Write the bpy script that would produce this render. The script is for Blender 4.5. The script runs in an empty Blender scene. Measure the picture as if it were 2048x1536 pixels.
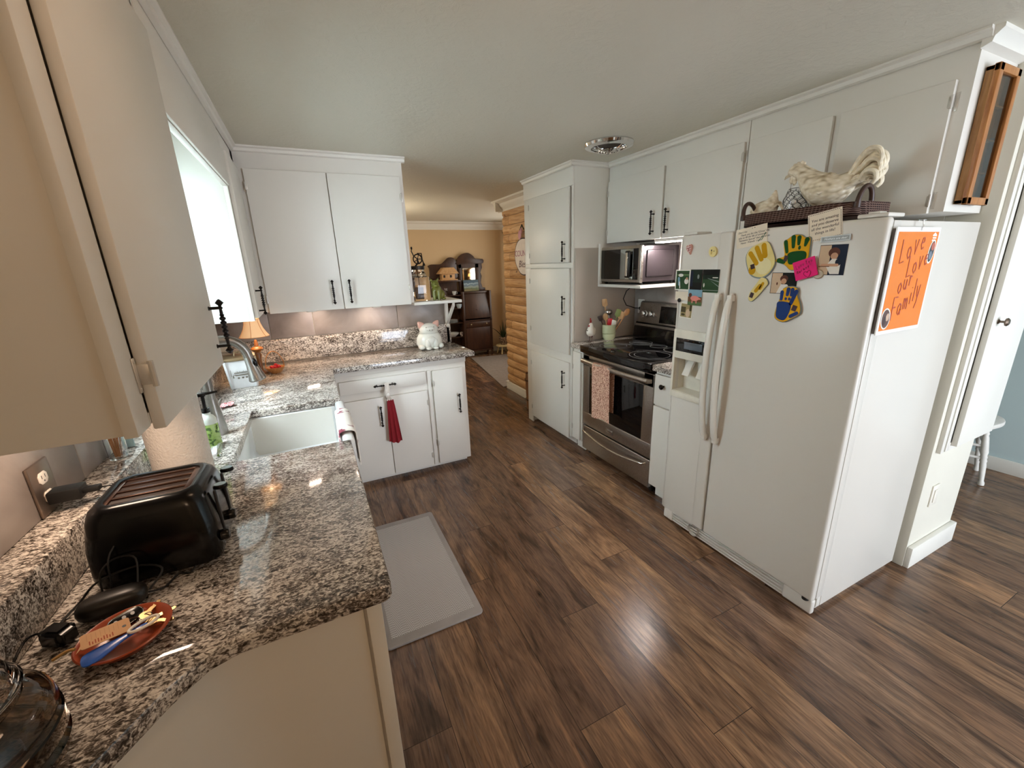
import bpy, bmesh, math, random
from mathutils import Matrix, Vector
from math import sin, cos, pi, radians
random.seed(7)
S = bpy.context.scene
COL = S.collection
CEIL = 2.235

# ------------------------------------------------------------------ materials
def lin(h):
    h = h.lstrip('#')
    o = []
    for i in (0, 2, 4):
        c = int(h[i:i+2], 16) / 255
        o.append(c / 12.92 if c <= .04045 else ((c + .055) / 1.055) ** 2.4)
    return (*o, 1)
MATS = {}
def new_mat(name):
    m = bpy.data.materials.new(name); m.use_nodes = True
    nt = m.node_tree
    return m, nt, nt.nodes['Principled BSDF']
def nd(nt, typ, **kw):
    n = nt.nodes.new(typ)
    for k, v in kw.items():
        if hasattr(n, k): setattr(n, k, v)
        else: n.inputs[k].default_value = v
    return n
def ramp(nt, stops, interp='LINEAR'):
    n = nt.nodes.new('ShaderNodeValToRGB'); n.color_ramp.interpolation = interp
    e = n.color_ramp.elements
    while len(e) < len(stops): e.new(.5)
    for i, (p, c) in enumerate(stops): e[i].position = p; e[i].color = c if len(c) == 4 else (*c, 1)
    return n
def M(hexcol, rough=.5, metal=0., var=.06, scale=18, bump=0., bscale=200, name=None, **kw):
    key = (hexcol, rough, metal, var, scale, bump, bscale, tuple(sorted(kw.items())))
    if key in MATS: return MATS[key]
    m, nt, b = new_mat(name or 'mat_' + hexcol.strip('#'))
    c = lin(hexcol)
    tc = nd(nt, 'ShaderNodeTexCoord')
    nz = nd(nt, 'ShaderNodeTexNoise', Scale=scale, Detail=3.)
    nt.links.new(tc.outputs['Object'], nz.inputs['Vector'])
    rp = ramp(nt, [(.3, tuple(x * (1 - var) for x in c[:3])), (.7, tuple(min(1, x * (1 + var)) for x in c[:3]))])
    nt.links.new(nz.outputs['Fac'], rp.inputs['Fac'])
    nt.links.new(rp.outputs['Color'], b.inputs['Base Color'])
    b.inputs['Roughness'].default_value = rough
    b.inputs['Metallic'].default_value = metal
    for k, v in kw.items():
        b.inputs[k.replace('_', ' ')].default_value = v
    if bump:
        n2 = nd(nt, 'ShaderNodeTexNoise', Scale=bscale, Detail=4.)
        nt.links.new(tc.outputs['Object'], n2.inputs['Vector'])
        bp = nd(nt, 'ShaderNodeBump', Strength=bump, Distance=.004)
        nt.links.new(n2.outputs['Fac'], bp.inputs['Height']); nt.links.new(bp.outputs['Normal'], b.inputs['Normal'])
    MATS[key] = m
    return m
def glass(name, tint='#ffffff', rough=0.02, ior=1.45):
    m, nt, b = new_mat(name)
    b.inputs['Base Color'].default_value = lin(tint)
    b.inputs['Transmission Weight'].default_value = 1
    b.inputs['Roughness'].default_value = rough; b.inputs['IOR'].default_value = ior
    return m
def emis(name, hexcol, strength):
    m, nt, b = new_mat(name)
    b.inputs['Base Color'].default_value = lin(hexcol)
    b.inputs['Emission Color'].default_value = lin(hexcol)
    b.inputs['Emission Strength'].default_value = strength
    return m

def mat_granite():
    m, nt, b = new_mat('granite')
    L = nt.links
    g = nd(nt, 'ShaderNodeNewGeometry')
    mp = nd(nt, 'ShaderNodeMapping'); mp.inputs['Scale'].default_value = (1, 1.7, 1.5); mp.inputs['Rotation'].default_value = (0, 0, .35)
    L.new(g.outputs['Position'], mp.inputs['Vector'])
    big = nd(nt, 'ShaderNodeTexNoise', Scale=4.5, Detail=4., Distortion=1.2)
    L.new(mp.outputs['Vector'], big.inputs['Vector'])
    fine = nd(nt, 'ShaderNodeTexNoise', Scale=105., Detail=4., Roughness=.6, Distortion=.9)
    L.new(mp.outputs['Vector'], fine.inputs['Vector'])
    mid = nd(nt, 'ShaderNodeTexNoise', Scale=24., Detail=3., Distortion=.6)
    L.new(mp.outputs['Vector'], mid.inputs['Vector'])
    a1 = nd(nt, 'ShaderNodeMath', operation='MULTIPLY_ADD'); a1.inputs[1].default_value = .30; a1.inputs[2].default_value = -.135
    L.new(big.outputs['Fac'], a1.inputs[0])
    a2 = nd(nt, 'ShaderNodeMath', operation='MULTIPLY_ADD'); a2.inputs[1].default_value = .26; a2.inputs[2].default_value = -.125
    L.new(mid.outputs['Fac'], a2.inputs[0])
    s1 = nd(nt, 'ShaderNodeMath', operation='ADD'); L.new(fine.outputs['Fac'], s1.inputs[0]); L.new(a1.outputs[0], s1.inputs[1])
    s2 = nd(nt, 'ShaderNodeMath', operation='ADD'); L.new(s1.outputs[0], s2.inputs[0]); L.new(a2.outputs[0], s2.inputs[1])
    rp = ramp(nt, [(.35, lin('#2e2925')), (.44, lin('#5c544d')), (.495, lin('#80776f')), (.54, lin('#ada49a')), (.59, lin('#d0c8be')), (.68, lin('#e2dbd0'))])
    L.new(s2.outputs[0], rp.inputs['Fac'])
    L.new(rp.outputs['Color'], b.inputs['Base Color'])
    b.inputs['Roughness'].default_value = .08; b.inputs['Specular IOR Level'].default_value = .6
    return m
def mat_floor():
    m, nt, b = new_mat('plank_floor'); L = nt.links
    g = nd(nt, 'ShaderNodeNewGeometry')
    sp = nd(nt, 'ShaderNodeSeparateXYZ'); L.new(g.outputs['Position'], sp.inputs[0])
    cb = nd(nt, 'ShaderNodeCombineXYZ'); L.new(sp.outputs['Y'], cb.inputs['X']); L.new(sp.outputs['X'], cb.inputs['Y'])
    o0 = nd(nt, 'ShaderNodeVectorMath', operation='ADD'); o0.inputs[1].default_value = (13.3, 10.058, 0); L.new(cb.outputs[0], o0.inputs[0])
    s0 = nd(nt, 'ShaderNodeSeparateXYZ'); L.new(o0.outputs[0], s0.inputs[0])
    dv = nd(nt, 'ShaderNodeMath', operation='DIVIDE'); dv.inputs[1].default_value = .194; L.new(s0.outputs['Y'], dv.inputs[0])
    fl = nd(nt, 'ShaderNodeMath', operation='FLOOR'); L.new(dv.outputs[0], fl.inputs[0])
    wn = nd(nt, 'ShaderNodeTexWhiteNoise', noise_dimensions='1D'); L.new(fl.outputs[0], wn.inputs['W'])
    c0 = nd(nt, 'ShaderNodeCombineXYZ'); ml = nd(nt, 'ShaderNodeMath', operation='MULTIPLY'); ml.inputs[1].default_value = 1.22; L.new(wn.outputs[0], ml.inputs[0]); L.new(ml.outputs[0], c0.inputs['X'])
    off = nd(nt, 'ShaderNodeVectorMath', operation='ADD'); L.new(o0.outputs[0], off.inputs[0]); L.new(c0.outputs[0], off.inputs[1])
    br = nd(nt, 'ShaderNodeTexBrick'); br.offset = 0; br.offset_frequency = 2
    br.inputs['Color1'].default_value = (0, 0, 0, 1); br.inputs['Color2'].default_value = (1, 1, 1, 1); br.inputs['Mortar'].default_value = (.5, .5, .5, 1)
    br.inputs['Scale'].default_value = 1; br.inputs['Mortar Size'].default_value = .0012; br.inputs['Mortar Smooth'].default_value = .3
    br.inputs['Brick Width'].default_value = 1.22; br.inputs['Row Height'].default_value = .194
    L.new(off.outputs[0], br.inputs['Vector'])
    # grain, stretched along the plank and shifted per plank
    sc = nd(nt, 'ShaderNodeMapping'); sc.inputs['Scale'].default_value = (2.2, 34, 1); L.new(off.outputs[0], sc.inputs['Vector'])
    sh = nd(nt, 'ShaderNodeVectorMath', operation='MULTIPLY_ADD'); sh.inputs[1].default_value = (37, 11, 23)
    L.new(br.outputs['Color'], sh.inputs[0]); L.new(sc.outputs[0], sh.inputs[2])
    g1 = nd(nt, 'ShaderNodeTexNoise', Scale=1., Detail=7., Roughness=.62, Distortion=.9); L.new(sh.outputs[0], g1.inputs['Vector'])
    sc2 = nd(nt, 'ShaderNodeMapping'); sc2.inputs['Scale'].default_value = (1.6, 7, 1); L.new(off.outputs[0], sc2.inputs['Vector'])
    sh2 = nd(nt, 'ShaderNodeVectorMath', operation='MULTIPLY_ADD'); sh2.inputs[1].default_value = (17, 31, 3)
    L.new(br.outputs['Color'], sh2.inputs[0]); L.new(sc2.outputs[0], sh2.inputs[2])
    g2 = nd(nt, 'ShaderNodeTexNoise', Scale=1.3, Detail=4., Distortion=1.6); L.new(sh2.outputs[0], g2.inputs['Vector'])
    base = ramp(nt, [(.0, lin('#684e3d')), (.35, lin('#7c5f4a')), (.6, lin('#86674e')), (.85, lin('#99775a')), (1, lin('#745e52'))])
    sep = nd(nt, 'ShaderNodeSeparateColor'); L.new(br.outputs['Color'], sep.inputs[0]); L.new(sep.outputs[0], base.inputs['Fac'])
    gr = ramp(nt, [(.28, (.36, .33, .31)), (.42, (.70, .68, .66)), (.52, (.95, .95, .95)), (.64, (1.12, 1.10, 1.06)), (.78, (1.4, 1.34, 1.26))])
    L.new(g1.outputs['Fac'], gr.inputs['Fac'])
    gr2 = ramp(nt, [(.32, (.40, .38, .38)), (.45, (.85, .83, .82)), (.55, (1., 1., 1.)), (.70, (1.3, 1.24, 1.14))]); L.new(g2.outputs['Fac'], gr2.inputs['Fac'])
    x1 = nd(nt, 'ShaderNodeMix', data_type='RGBA', blend_type='MULTIPLY'); x1.inputs[0].default_value = 1; L.new(base.outputs[0], x1.inputs[6]); L.new(gr.outputs[0], x1.inputs[7])
    x2 = nd(nt, 'ShaderNodeMix', data_type='RGBA', blend_type='MULTIPLY'); x2.inputs[0].default_value = 1; L.new(x1.outputs[2], x2.inputs[6]); L.new(gr2.outputs[0], x2.inputs[7])
    kn = nd(nt, 'ShaderNodeMapping'); kn.inputs['Scale'].default_value = (2.6, 6.5, 1); L.new(off.outputs[0], kn.inputs['Vector'])
    kw = nd(nt, 'ShaderNodeTexNoise', Scale=3., Detail=2.); L.new(kn.outputs[0], kw.inputs['Vector'])
    km_ = nd(nt, 'ShaderNodeMix', data_type='RGBA', blend_type='LINEAR_LIGHT'); km_.inputs[0].default_value = .18; L.new(kn.outputs[0], km_.inputs[6]); L.new(kw.outputs['Color'], km_.inputs[7])
    kv = nd(nt, 'ShaderNodeTexVoronoi', Scale=1.); L.new(km_.outputs[2], kv.inputs['Vector'])
    kr = ramp(nt, [(.0, (.22, .18, .16)), (.05, (.35, .3, .27)), (.11, (.85, .83, .8)), (.2, (1, 1, 1))]); L.new(kv.outputs['Distance'], kr.inputs['Fac'])
    x3 = nd(nt, 'ShaderNodeMix', data_type='RGBA', blend_type='MULTIPLY'); x3.inputs[0].default_value = 1; L.new(x2.outputs[2], x3.inputs[6]); L.new(kr.outputs[0], x3.inputs[7])
    fg = nd(nt, 'ShaderNodeMapping'); fg.inputs['Scale'].default_value = (14, 150, 1); L.new(off.outputs[0], fg.inputs['Vector'])
    fn = nd(nt, 'ShaderNodeTexNoise', Scale=1., Detail=4., Distortion=.5); L.new(fg.outputs[0], fn.inputs['Vector'])
    fr_ = ramp(nt, [(.35, (.68, .66, .64)), (.5, (1, 1, 1)), (.68, (1.2, 1.18, 1.14))]); L.new(fn.outputs['Fac'], fr_.inputs['Fac'])
    x4 = nd(nt, 'ShaderNodeMix', data_type='RGBA', blend_type='MULTIPLY'); x4.inputs[0].default_value = 1; L.new(x3.outputs[2], x4.inputs[6]); L.new(fr_.outputs[0], x4.inputs[7])
    mo = nd(nt, 'ShaderNodeMix', data_type='RGBA'); L.new(br.outputs['Fac'], mo.inputs[0]); L.new(x4.outputs[2], mo.inputs[6]); mo.inputs[7].default_value = lin('#2a1d15')
    L.new(mo.outputs[2], b.inputs['Base Color'])
    rr = ramp(nt, [(.3, (.30,)*3), (.7, (.17,)*3)]); L.new(g1.outputs['Fac'], rr.inputs['Fac']); L.new(rr.outputs[0], b.inputs['Roughness'])
    bp = nd(nt, 'ShaderNodeBump', Strength=.07, Distance=.002); L.new(g1.outputs['Fac'], bp.inputs['Height']); L.new(bp.outputs[0], b.inputs['Normal'])
    b.inputs['Specular IOR Level'].default_value = .45
    return m
def mat_wood(name, c0, c1, scale=(1, 1, 14), rough=.45, ns=6, plank=None):
    m, nt, b = new_mat(name); L = nt.links
    tc = nd(nt, 'ShaderNodeTexCoord'); mp = nd(nt, 'ShaderNodeMapping'); mp.inputs['Scale'].default_value = scale
    L.new(tc.outputs['Object'], mp.inputs['Vector'])
    n = nd(nt, 'ShaderNodeTexNoise', Scale=float(ns), Detail=6., Distortion=1.2); L.new(mp.outputs[0], n.inputs['Vector'])
    r = ramp(nt, [(.3, lin(c0)), (.7, lin(c1))]); L.new(n.outputs['Fac'], r.inputs['Fac'])
    L.new(r.outputs[0], b.inputs['Base Color']); b.inputs['Roughness'].default_value = rough
    return m
def mat_logs():
    # horizontal half-log boards: grain, knots and end joints
    m, nt, b = new_mat('log_siding'); L = nt.links
    g = nd(nt, 'ShaderNodeNewGeometry'); sp = nd(nt, 'ShaderNodeSeparateXYZ'); L.new(g.outputs['Position'], sp.inputs[0])
    cb = nd(nt, 'ShaderNodeCombineXYZ'); L.new(sp.outputs['Y'], cb.inputs['X']); zz = nd(nt, 'ShaderNodeMath', operation='SUBTRACT'); zz.inputs[1].default_value = .1 - .98; L.new(sp.outputs['Z'], zz.inputs[0]); L.new(zz.outputs[0], cb.inputs['Y'])
    br = nd(nt, 'ShaderNodeTexBrick'); br.inputs['Color1'].default_value = (0, 0, 0, 1); br.inputs['Color2'].default_value = (1, 1, 1, 1)
    br.inputs['Scale'].default_value = 1; br.inputs['Mortar Size'].default_value = .003; br.inputs['Brick Width'].default_value = .9; br.inputs['Row Height'].default_value = .098
    L.new(cb.outputs[0], br.inputs['Vector'])
    mp = nd(nt, 'ShaderNodeMapping'); mp.inputs['Scale'].default_value = (3, 30, 1); L.new(cb.outputs[0], mp.inputs['Vector'])
    n = nd(nt, 'ShaderNodeTexNoise', Scale=1., Detail=5., Distortion=1.5); L.new(mp.outputs[0], n.inputs['Vector'])
    r = ramp(nt, [(.3, lin('#a87848')), (.5, lin('#cba070')), (.7, lin('#dbb88c'))]); L.new(n.outputs['Fac'], r.inputs['Fac'])
    mpv = nd(nt, 'ShaderNodeMapping'); mpv.inputs['Scale'].default_value = (4.5, 8, 1); L.new(cb.outputs[0], mpv.inputs['Vector'])
    v = nd(nt, 'ShaderNodeTexVoronoi', Scale=1.); L.new(mpv.outputs[0], v.inputs['Vector'])
    vr = ramp(nt, [(.0, (.25, .15, .1)), (.07, (.4, .28, .2)), (.12, (1, 1, 1))]); L.new(v.outputs['Distance'], vr.inputs['Fac'])
    x = nd(nt, 'ShaderNodeMix', data_type='RGBA', blend_type='MULTIPLY'); x.inputs[0].default_value = 1; L.new(r.outputs[0], x.inputs[6]); L.new(vr.outputs[0], x.inputs[7])
    se = nd(nt, 'ShaderNodeSeparateColor'); L.new(br.outputs['Color'], se.inputs[0])
    tone = ramp(nt, [(0, (.8, .76, .7)), (1, (1.1, 1.1, 1.1))]); L.new(se.outputs[0], tone.inputs['Fac'])
    x2 = nd(nt, 'ShaderNodeMix', data_type='RGBA', blend_type='MULTIPLY'); x2.inputs[0].default_value = 1; L.new(x.outputs[2], x2.inputs[6]); L.new(tone.outputs[0], x2.inputs[7])
    gv = nd(nt, 'ShaderNodeMix', data_type='RGBA'); L.new(br.outputs['Fac'], gv.inputs[0]); L.new(x2.outputs[2], gv.inputs[6]); gv.inputs[7].default_value = lin('#6a4424')
    L.new(gv.outputs[2], b.inputs['Base Color']); b.inputs['Roughness'].default_value = .4
    return m
def mat_tile():
    m, nt, b = new_mat('stone_tile'); L = nt.links
    g = nd(nt, 'ShaderNodeNewGeometry')
    n = nd(nt, 'ShaderNodeTexNoise', Scale=5., Detail=6., Distortion=.8); L.new(g.outputs['Position'], n.inputs['Vector'])
    r = ramp(nt, [(.3, lin('#7d736d')), (.7, lin('#a0968f'))]); L.new(n.outputs['Fac'], r.inputs['Fac'])
    L.new(r.outputs[0], b.inputs['Base Color']); b.inputs['Roughness'].default_value = .35
    return m
def mat_ceiling():
    m, nt, b = new_mat('ceiling_texture'); L = nt.links
    b.inputs['Base Color'].default_value = lin('#d0cbbb'); b.inputs['Roughness'].default_value = .55
    g = nd(nt, 'ShaderNodeNewGeometry')
    n = nd(nt, 'ShaderNodeTexNoise', Scale=26., Detail=6., Roughness=.6, Distortion=1.); L.new(g.outputs['Position'], n.inputs['Vector'])
    r = ramp(nt, [(.42, (0, 0, 0)), (.6, (1, 1, 1))]); L.new(n.outputs['Fac'], r.inputs['Fac'])
    bp = nd(nt, 'ShaderNodeBump', Strength=.22, Distance=.004); L.new(r.outputs[0], bp.inputs['Height']); L.new(bp.outputs[0], b.inputs['Normal'])
    return m
def mat_mat():
    # woven herringbone kitchen mat
    m, nt, b = new_mat('herringbone_mat'); L = nt.links
    g = nd(nt, 'ShaderNodeNewGeometry'); sp = nd(nt, 'ShaderNodeSeparateXYZ'); L.new(g.outputs['Position'], sp.inputs[0])
    def mth(op, a, b_=None, c=None):
        n = nd(nt, 'ShaderNodeMath', operation=op)
        for i, v in enumerate((a, b_, c)):
            if v is None: continue
            if isinstance(v, (int, float)): n.inputs[i].default_value = v
            else: L.new(v, n.inputs[i])
        return n.outputs[0]
    px = mth('PINGPONG', mth('ADD', sp.outputs['X'], 5), .026)
    dg = mth('ADD', mth('ADD', sp.outputs['Y'], 5), mth('MULTIPLY', px, 1.1))
    st = mth('FRACT', mth('MULTIPLY', dg, 88))
    r = ramp(nt, [(.28, lin('#8a827d')), (.4, lin('#c2bdb9')), (.85, lin('#c9c4c0')), (.97, lin('#8a827d'))]); L.new(st, r.inputs['Fac'])
    L.new(r.outputs[0], b.inputs['Base Color']); b.inputs['Roughness'].default_value = .6
    bp = nd(nt, 'ShaderNodeBump', Strength=.5, Distance=.002); L.new(r.outputs[0], bp.inputs['Height']); L.new(bp.outputs[0], b.inputs['Normal'])
    return m
def mat_pattern(name, c0, c1, scale, thr=.5, w=.05, rough=.8, c2=None):
    m, nt, b = new_mat(name); L = nt.links
    tc = nd(nt, 'ShaderNodeTexCoord')
    n = nd(nt, 'ShaderNodeTexNoise', Scale=float(scale), Detail=2., Distortion=.4); L.new(tc.outputs['Object'], n.inputs['Vector'])
    st = [(thr - w, lin(c0)), (thr + w, lin(c1))]
    if c2: st.append((min(.95, thr + .16), lin(c2)))
    r = ramp(nt, st); L.new(n.outputs['Fac'], r.inputs['Fac'])
    L.new(r.outputs[0], b.inputs['Base Color']); b.inputs['Roughness'].default_value = rough
    return m
def mat_rooster():
    m, nt, b = new_mat('carved_cream'); L = nt.links
    tc = nd(nt, 'ShaderNodeTexCoord')
    mp = nd(nt, 'ShaderNodeMapping'); mp.inputs['Scale'].default_value = (1, .55, 1); L.new(tc.outputs['Object'], mp.inputs['Vector'])
    v = nd(nt, 'ShaderNodeTexVoronoi', Scale=75., feature='SMOOTH_F1'); L.new(mp.outputs[0], v.inputs['Vector'])
    r = ramp(nt, [(.15, lin('#f2e8d4')), (.5, lin('#dccdb0')), (.8, lin('#94805e'))]); L.new(v.outputs['Distance'], r.inputs['Fac'])
    L.new(r.outputs[0], b.inputs['Base Color']); b.inputs['Roughness'].default_value = .6
    bp = nd(nt, 'ShaderNodeBump', Strength=.9, Distance=.006); bp.invert = True; L.new(v.outputs['Distance'], bp.inputs['Height']); L.new(bp.outputs[0], b.inputs['Normal'])
    return m
def mat_wicker():
    m, nt, b = new_mat('dark_wicker'); L = nt.links
    tc = nd(nt, 'ShaderNodeTexCoord')
    br = nd(nt, 'ShaderNodeTexBrick'); br.inputs['Color1'].default_value = lin('#3a211a'); br.inputs['Color2'].default_value = lin('#23120e'); br.inputs['Mortar'].default_value = lin('#7d675d')
    br.inputs['Scale'].default_value = 1; br.inputs['Brick Width'].default_value = .014; br.inputs['Row Height'].default_value = .0075; br.inputs['Mortar Size'].default_value = .0011
    mp = nd(nt, 'ShaderNodeMapping'); mp.inputs['Rotation'].default_value = (0, 0, 0)
    sp = nd(nt, 'ShaderNodeSeparateXYZ'); L.new(tc.outputs['Object'], sp.inputs[0])
    ad = nd(nt, 'ShaderNodeMath', operation='ADD'); L.new(sp.outputs['X'], ad.inputs[0]); L.new(sp.outputs['Y'], ad.inputs[1])
    sk = nd(nt, 'ShaderNodeMath', operation='MULTIPLY_ADD'); sk.inputs[1].default_value = 1.1; L.new(sp.outputs['Z'], sk.inputs[0]); L.new(ad.outputs[0], sk.inputs[2])
    cb = nd(nt, 'ShaderNodeCombineXYZ'); L.new(sk.outputs[0], cb.inputs['X']); L.new(sp.outputs['Z'], cb.inputs['Y']); L.new(cb.outputs[0], br.inputs['Vector'])
    L.new(br.outputs['Color'], b.inputs['Base Color']); b.inputs['Roughness'].default_value = .8; b.inputs['Specular IOR Level'].default_value = .2
    bp = nd(nt, 'ShaderNodeBump', Strength=.6, Distance=.003); bp.invert = True; L.new(br.outputs['Fac'], bp.inputs['Height']); L.new(bp.outputs[0], b.inputs['Normal'])
    return m
def mat_steel(name='brushed_steel', col='#a9a39c', rough=.3, axis=(2, 90, 90)):
    m, nt, b = new_mat(name); L = nt.links
    tc = nd(nt, 'ShaderNodeTexCoord'); mp = nd(nt, 'ShaderNodeMapping'); mp.inputs['Scale'].default_value = axis; L.new(tc.outputs['Object'], mp.inputs['Vector'])
    n = nd(nt, 'ShaderNodeTexNoise', Scale=4., Detail=3.); L.new(mp.outputs[0], n.inputs['Vector'])
    r = ramp(nt, [(.3, (rough - .06,)*3), (.7, (rough + .08,)*3)]); L.new(n.outputs['Fac'], r.inputs['Fac']); L.new(r.outputs[0], b.inputs['Roughness'])
    b.inputs['Base Color'].default_value = lin(col); b.inputs['Metallic'].default_value = 1
    return m

WHITE = M('#dedad1', .42, var=.012, scale=3, name='cabinet_paint')
WALLW = M('#dcd8ca', .6, var=.015, scale=3, name='wall_paint')
TRIM = M('#e2dfd6', .4, var=.01, scale=3, name='trim_paint')
CEILM = mat_ceiling(); GRAN = mat_granite(); FLOORM = mat_floor(); TILE = mat_tile(); LOGM = mat_logs()
IRON = M('#1c1714', .42, .6, var=.2, scale=60, name='dark_iron')
BLACK = M('#050506', .2, Specular_IOR_Level=.35, name='black_plastic')
BLACKM = M('#131313', .55, name='black_matte')
GLOSSBLK = M('#050506', .04, name='black_glass')
STEEL = mat_steel(); STEELZ = mat_steel('brushed_steel_vertical', '#918c86', .33, (90, 90, 2))
CHROME = M('#d8d8d8', .08, 1., var=.02, name='chrome')
PORC = M('#eceeed', .07, var=.01, name='porcelain')
FRW = M('#d9d4cb', .28, var=.008, scale=2, bump=.04, bscale=500, name='fridge_enamel')
HINGEM = M('#c9c4bb', .3, .3, name='painted_hinge')
GLASS = glass('clear_glass')
RED = M('#8c1520', .85, bump=.3, bscale=300, name='red_cloth')
WOODD = mat_wood('dark_oak', '#2a170d', '#452a1a', (3, 3, .6), .38)
WOODM = mat_wood('honey_wood', '#9a5f2e', '#c08a4f', (12, 12, 1.2), .4)
WOODL = mat_wood('light_wood', '#b08456', '#d2ab7c', (10, 10, 1.5), .5)
CREAMP = M('#e8e2d4', .35, name='cream_ceramic')

# ------------------------------------------------------------------ mesh builder
class MB:
    def __init__(s): s.bm = bmesh.new(); s.mi = 0; s.xf = None
    def _fin(s, verts, faces):
        if s.xf is not None: bmesh.ops.transform(s.bm, matrix=s.xf, verts=list(verts))
        for f in faces: f.material_index = s.mi
    def raw(s, vs, fs):
        V = [s.bm.verts.new(v) for v in vs]; F = []
        for f in fs:
            try: F.append(s.bm.faces.new([V[i] for i in f]))
            except ValueError: pass
        s._fin(V, F); return F
    def box(s, x0, x1, y0, y1, z0, z1, bev=0, seg=2):
        tb = bmesh.new()
        V = [tb.verts.new((x, y, z)) for x in (x0, x1) for y in (y0, y1) for z in (z0, z1)]
        for f in ((0, 1, 3, 2), (4, 6, 7, 5), (0, 4, 5, 1), (2, 3, 7, 6), (0, 2, 6, 4), (1, 5, 7, 3)): tb.faces.new([V[i] for i in f])
        if bev: bmesh.ops.bevel(tb, geom=tb.edges[:], offset=bev, segments=seg, affect='EDGES', profile=.5)
        s.add(tb); return s
    def add(s, tb):
        tb.verts.index_update()
        s.raw([v.co.copy() for v in tb.verts], [[v.index for v in f.verts] for f in tb.faces]); tb.free()
    def prism(s, poly, lo, hi, axis='z', bev=0, seg=2):
        tb = bmesh.new()
        def P(a, b, c): return {'z': (a, b, c), 'x': (c, a, b), 'y': (a, c, b)}[axis]
        n = len(poly)
        A = [tb.verts.new(P(*p, lo)) for p in poly]; B = [tb.verts.new(P(*p, hi)) for p in poly]
        tb.faces.new(A[::-1]); tb.faces.new(B)
        for i in range(n): tb.faces.new((A[i], A[(i + 1) % n], B[(i + 1) % n], B[i]))
        bmesh.ops.recalc_face_normals(tb, faces=tb.faces[:])
        if bev: bmesh.ops.bevel(tb, geom=[e for e in tb.edges], offset=bev, segments=seg, affect='EDGES', profile=.5)
        s.add(tb); return s
    def lathe(s, prof, c=(0, 0, 0), n=32, axis='z', cap=True, sx=1, sy=1):
        vs, fs = [], []
        for r, z in prof:
            for i in range(n):
                a = 2 * pi * i / n
                p = (r * cos(a) * sx, r * sin(a) * sy, z)
                if axis == 'x': p = (p[2], p[0], p[1])
                if axis == 'y': p = (p[0], p[2], p[1])
                vs.append((p[0] + c[0], p[1] + c[1], p[2] + c[2]))
        for k in range(len(prof) - 1):
            for i in range(n):
                j = (i + 1) % n
                fs.append((k * n + i, k * n + j, (k + 1) * n + j, (k + 1) * n + i))
        if cap:
            if prof[0][0] > 1e-5: fs.append(tuple(range(n))[::-1])
            if prof[-1][0] > 1e-5: fs.append(tuple((len(prof) - 1) * n + i for i in range(n)))
        s.raw(vs, fs); return s
    def cyl(s, p0, p1, r0, r1=None, n=16): return s.tube([p0, p1], [r0, r0 if r1 is None else r1], n)
    def tube(s, pts, r, n=10, flat=1., up=None, closed=False):
        pts = [Vector(p) for p in pts]; m = len(pts)
        rs = r if isinstance(r, (list, tuple)) else [r] * m
        vs, fs = [], []; prev = None
        for i, p in enumerate(pts):
            if closed: t = pts[(i + 1) % m] - pts[i - 1]
            else: t = pts[min(i + 1, m - 1)] - pts[max(i - 1, 0)]
            t.normalize()
            if prev is None:
                u = Vector(up) if up else (Vector((0, 0, 1)) if abs(t.z) < .9 else Vector((1, 0, 0)))
                u = (u - t * u.dot(t)).normalized()
            else: u = (prev - t * prev.dot(t)).normalized()
            prev = u; w = t.cross(u)
            for k in range(n):
                a = 2 * pi * k / n
                vs.append(p + u * (rs[i] * cos(a) * flat) + w * (rs[i] * sin(a)))
        for i in range(m if closed else m - 1):
            i2 = (i + 1) % m
            for k in range(n):
                k2 = (k + 1) % n
                fs.append((i * n + k, i * n + k2, i2 * n + k2, i2 * n + k))
        if not closed: fs.append(tuple(range(n))[::-1]); fs.append(tuple((m - 1) * n + k for k in range(n)))
        s.raw(vs, fs); return s
    def ell(s, c, r, sub=3, rot=None):
        tb = bmesh.new(); bmesh.ops.create_icosphere(tb, subdivisions=sub, radius=1)
        if not isinstance(r, (list, tuple)): r = (r, r, r)
        mx = Matrix.Translation(c) @ (rot.to_4x4() if rot else Matrix()) @ Matrix.Diagonal((*r, 1))
        bmesh.ops.transform(tb, matrix=mx, verts=tb.verts[:]); s.add(tb); return s
    def grid(s, fn, nu, nv, thick=0):
        tb = bmesh.new()
        V = [[tb.verts.new(fn(i / nu, j / nv)) for j in range(nv + 1)] for i in range(nu + 1)]
        for i in range(nu):
            for j in range(nv): tb.faces.new((V[i][j], V[i + 1][j], V[i + 1][j + 1], V[i][j + 1]))
        if thick: bmesh.ops.solidify(tb, geom=tb.faces[:], thickness=thick)
        s.add(tb); return s
    def mesh(s, name, mats, sharp=38):
        bm = s.bm
        bmesh.ops.remove_doubles(bm, verts=bm.verts[:], dist=1e-6)
        bmesh.ops.recalc_face_normals(bm, faces=bm.faces[:])
        for f in bm.faces: f.smooth = True
        for e in bm.edges:
            e.smooth = len(e.link_faces) == 2 and e.calc_face_angle(0) < radians(sharp)
        me = bpy.data.meshes.new(name); bm.to_mesh(me); bm.free()
        for m in (mats if isinstance(mats, (list, tuple)) else [mats]): me.materials.append(m)
        return me
def wm(o):
    m = o.matrix_basis.copy()
    while o.parent: o = o.parent; m = o.matrix_basis @ m
    return m
def obj(name, mb, mats, parent=None, label=None, sharp=38):
    """build coordinates are world coordinates; stored relative to the parent"""
    me = mb.mesh(name, mats, sharp)
    o = bpy.data.objects.new(name, me); COL.objects.link(o)
    if parent:
        o.parent = parent; me.transform(wm(parent).inverted())
    if label: o['label'] = label
    return o
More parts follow.
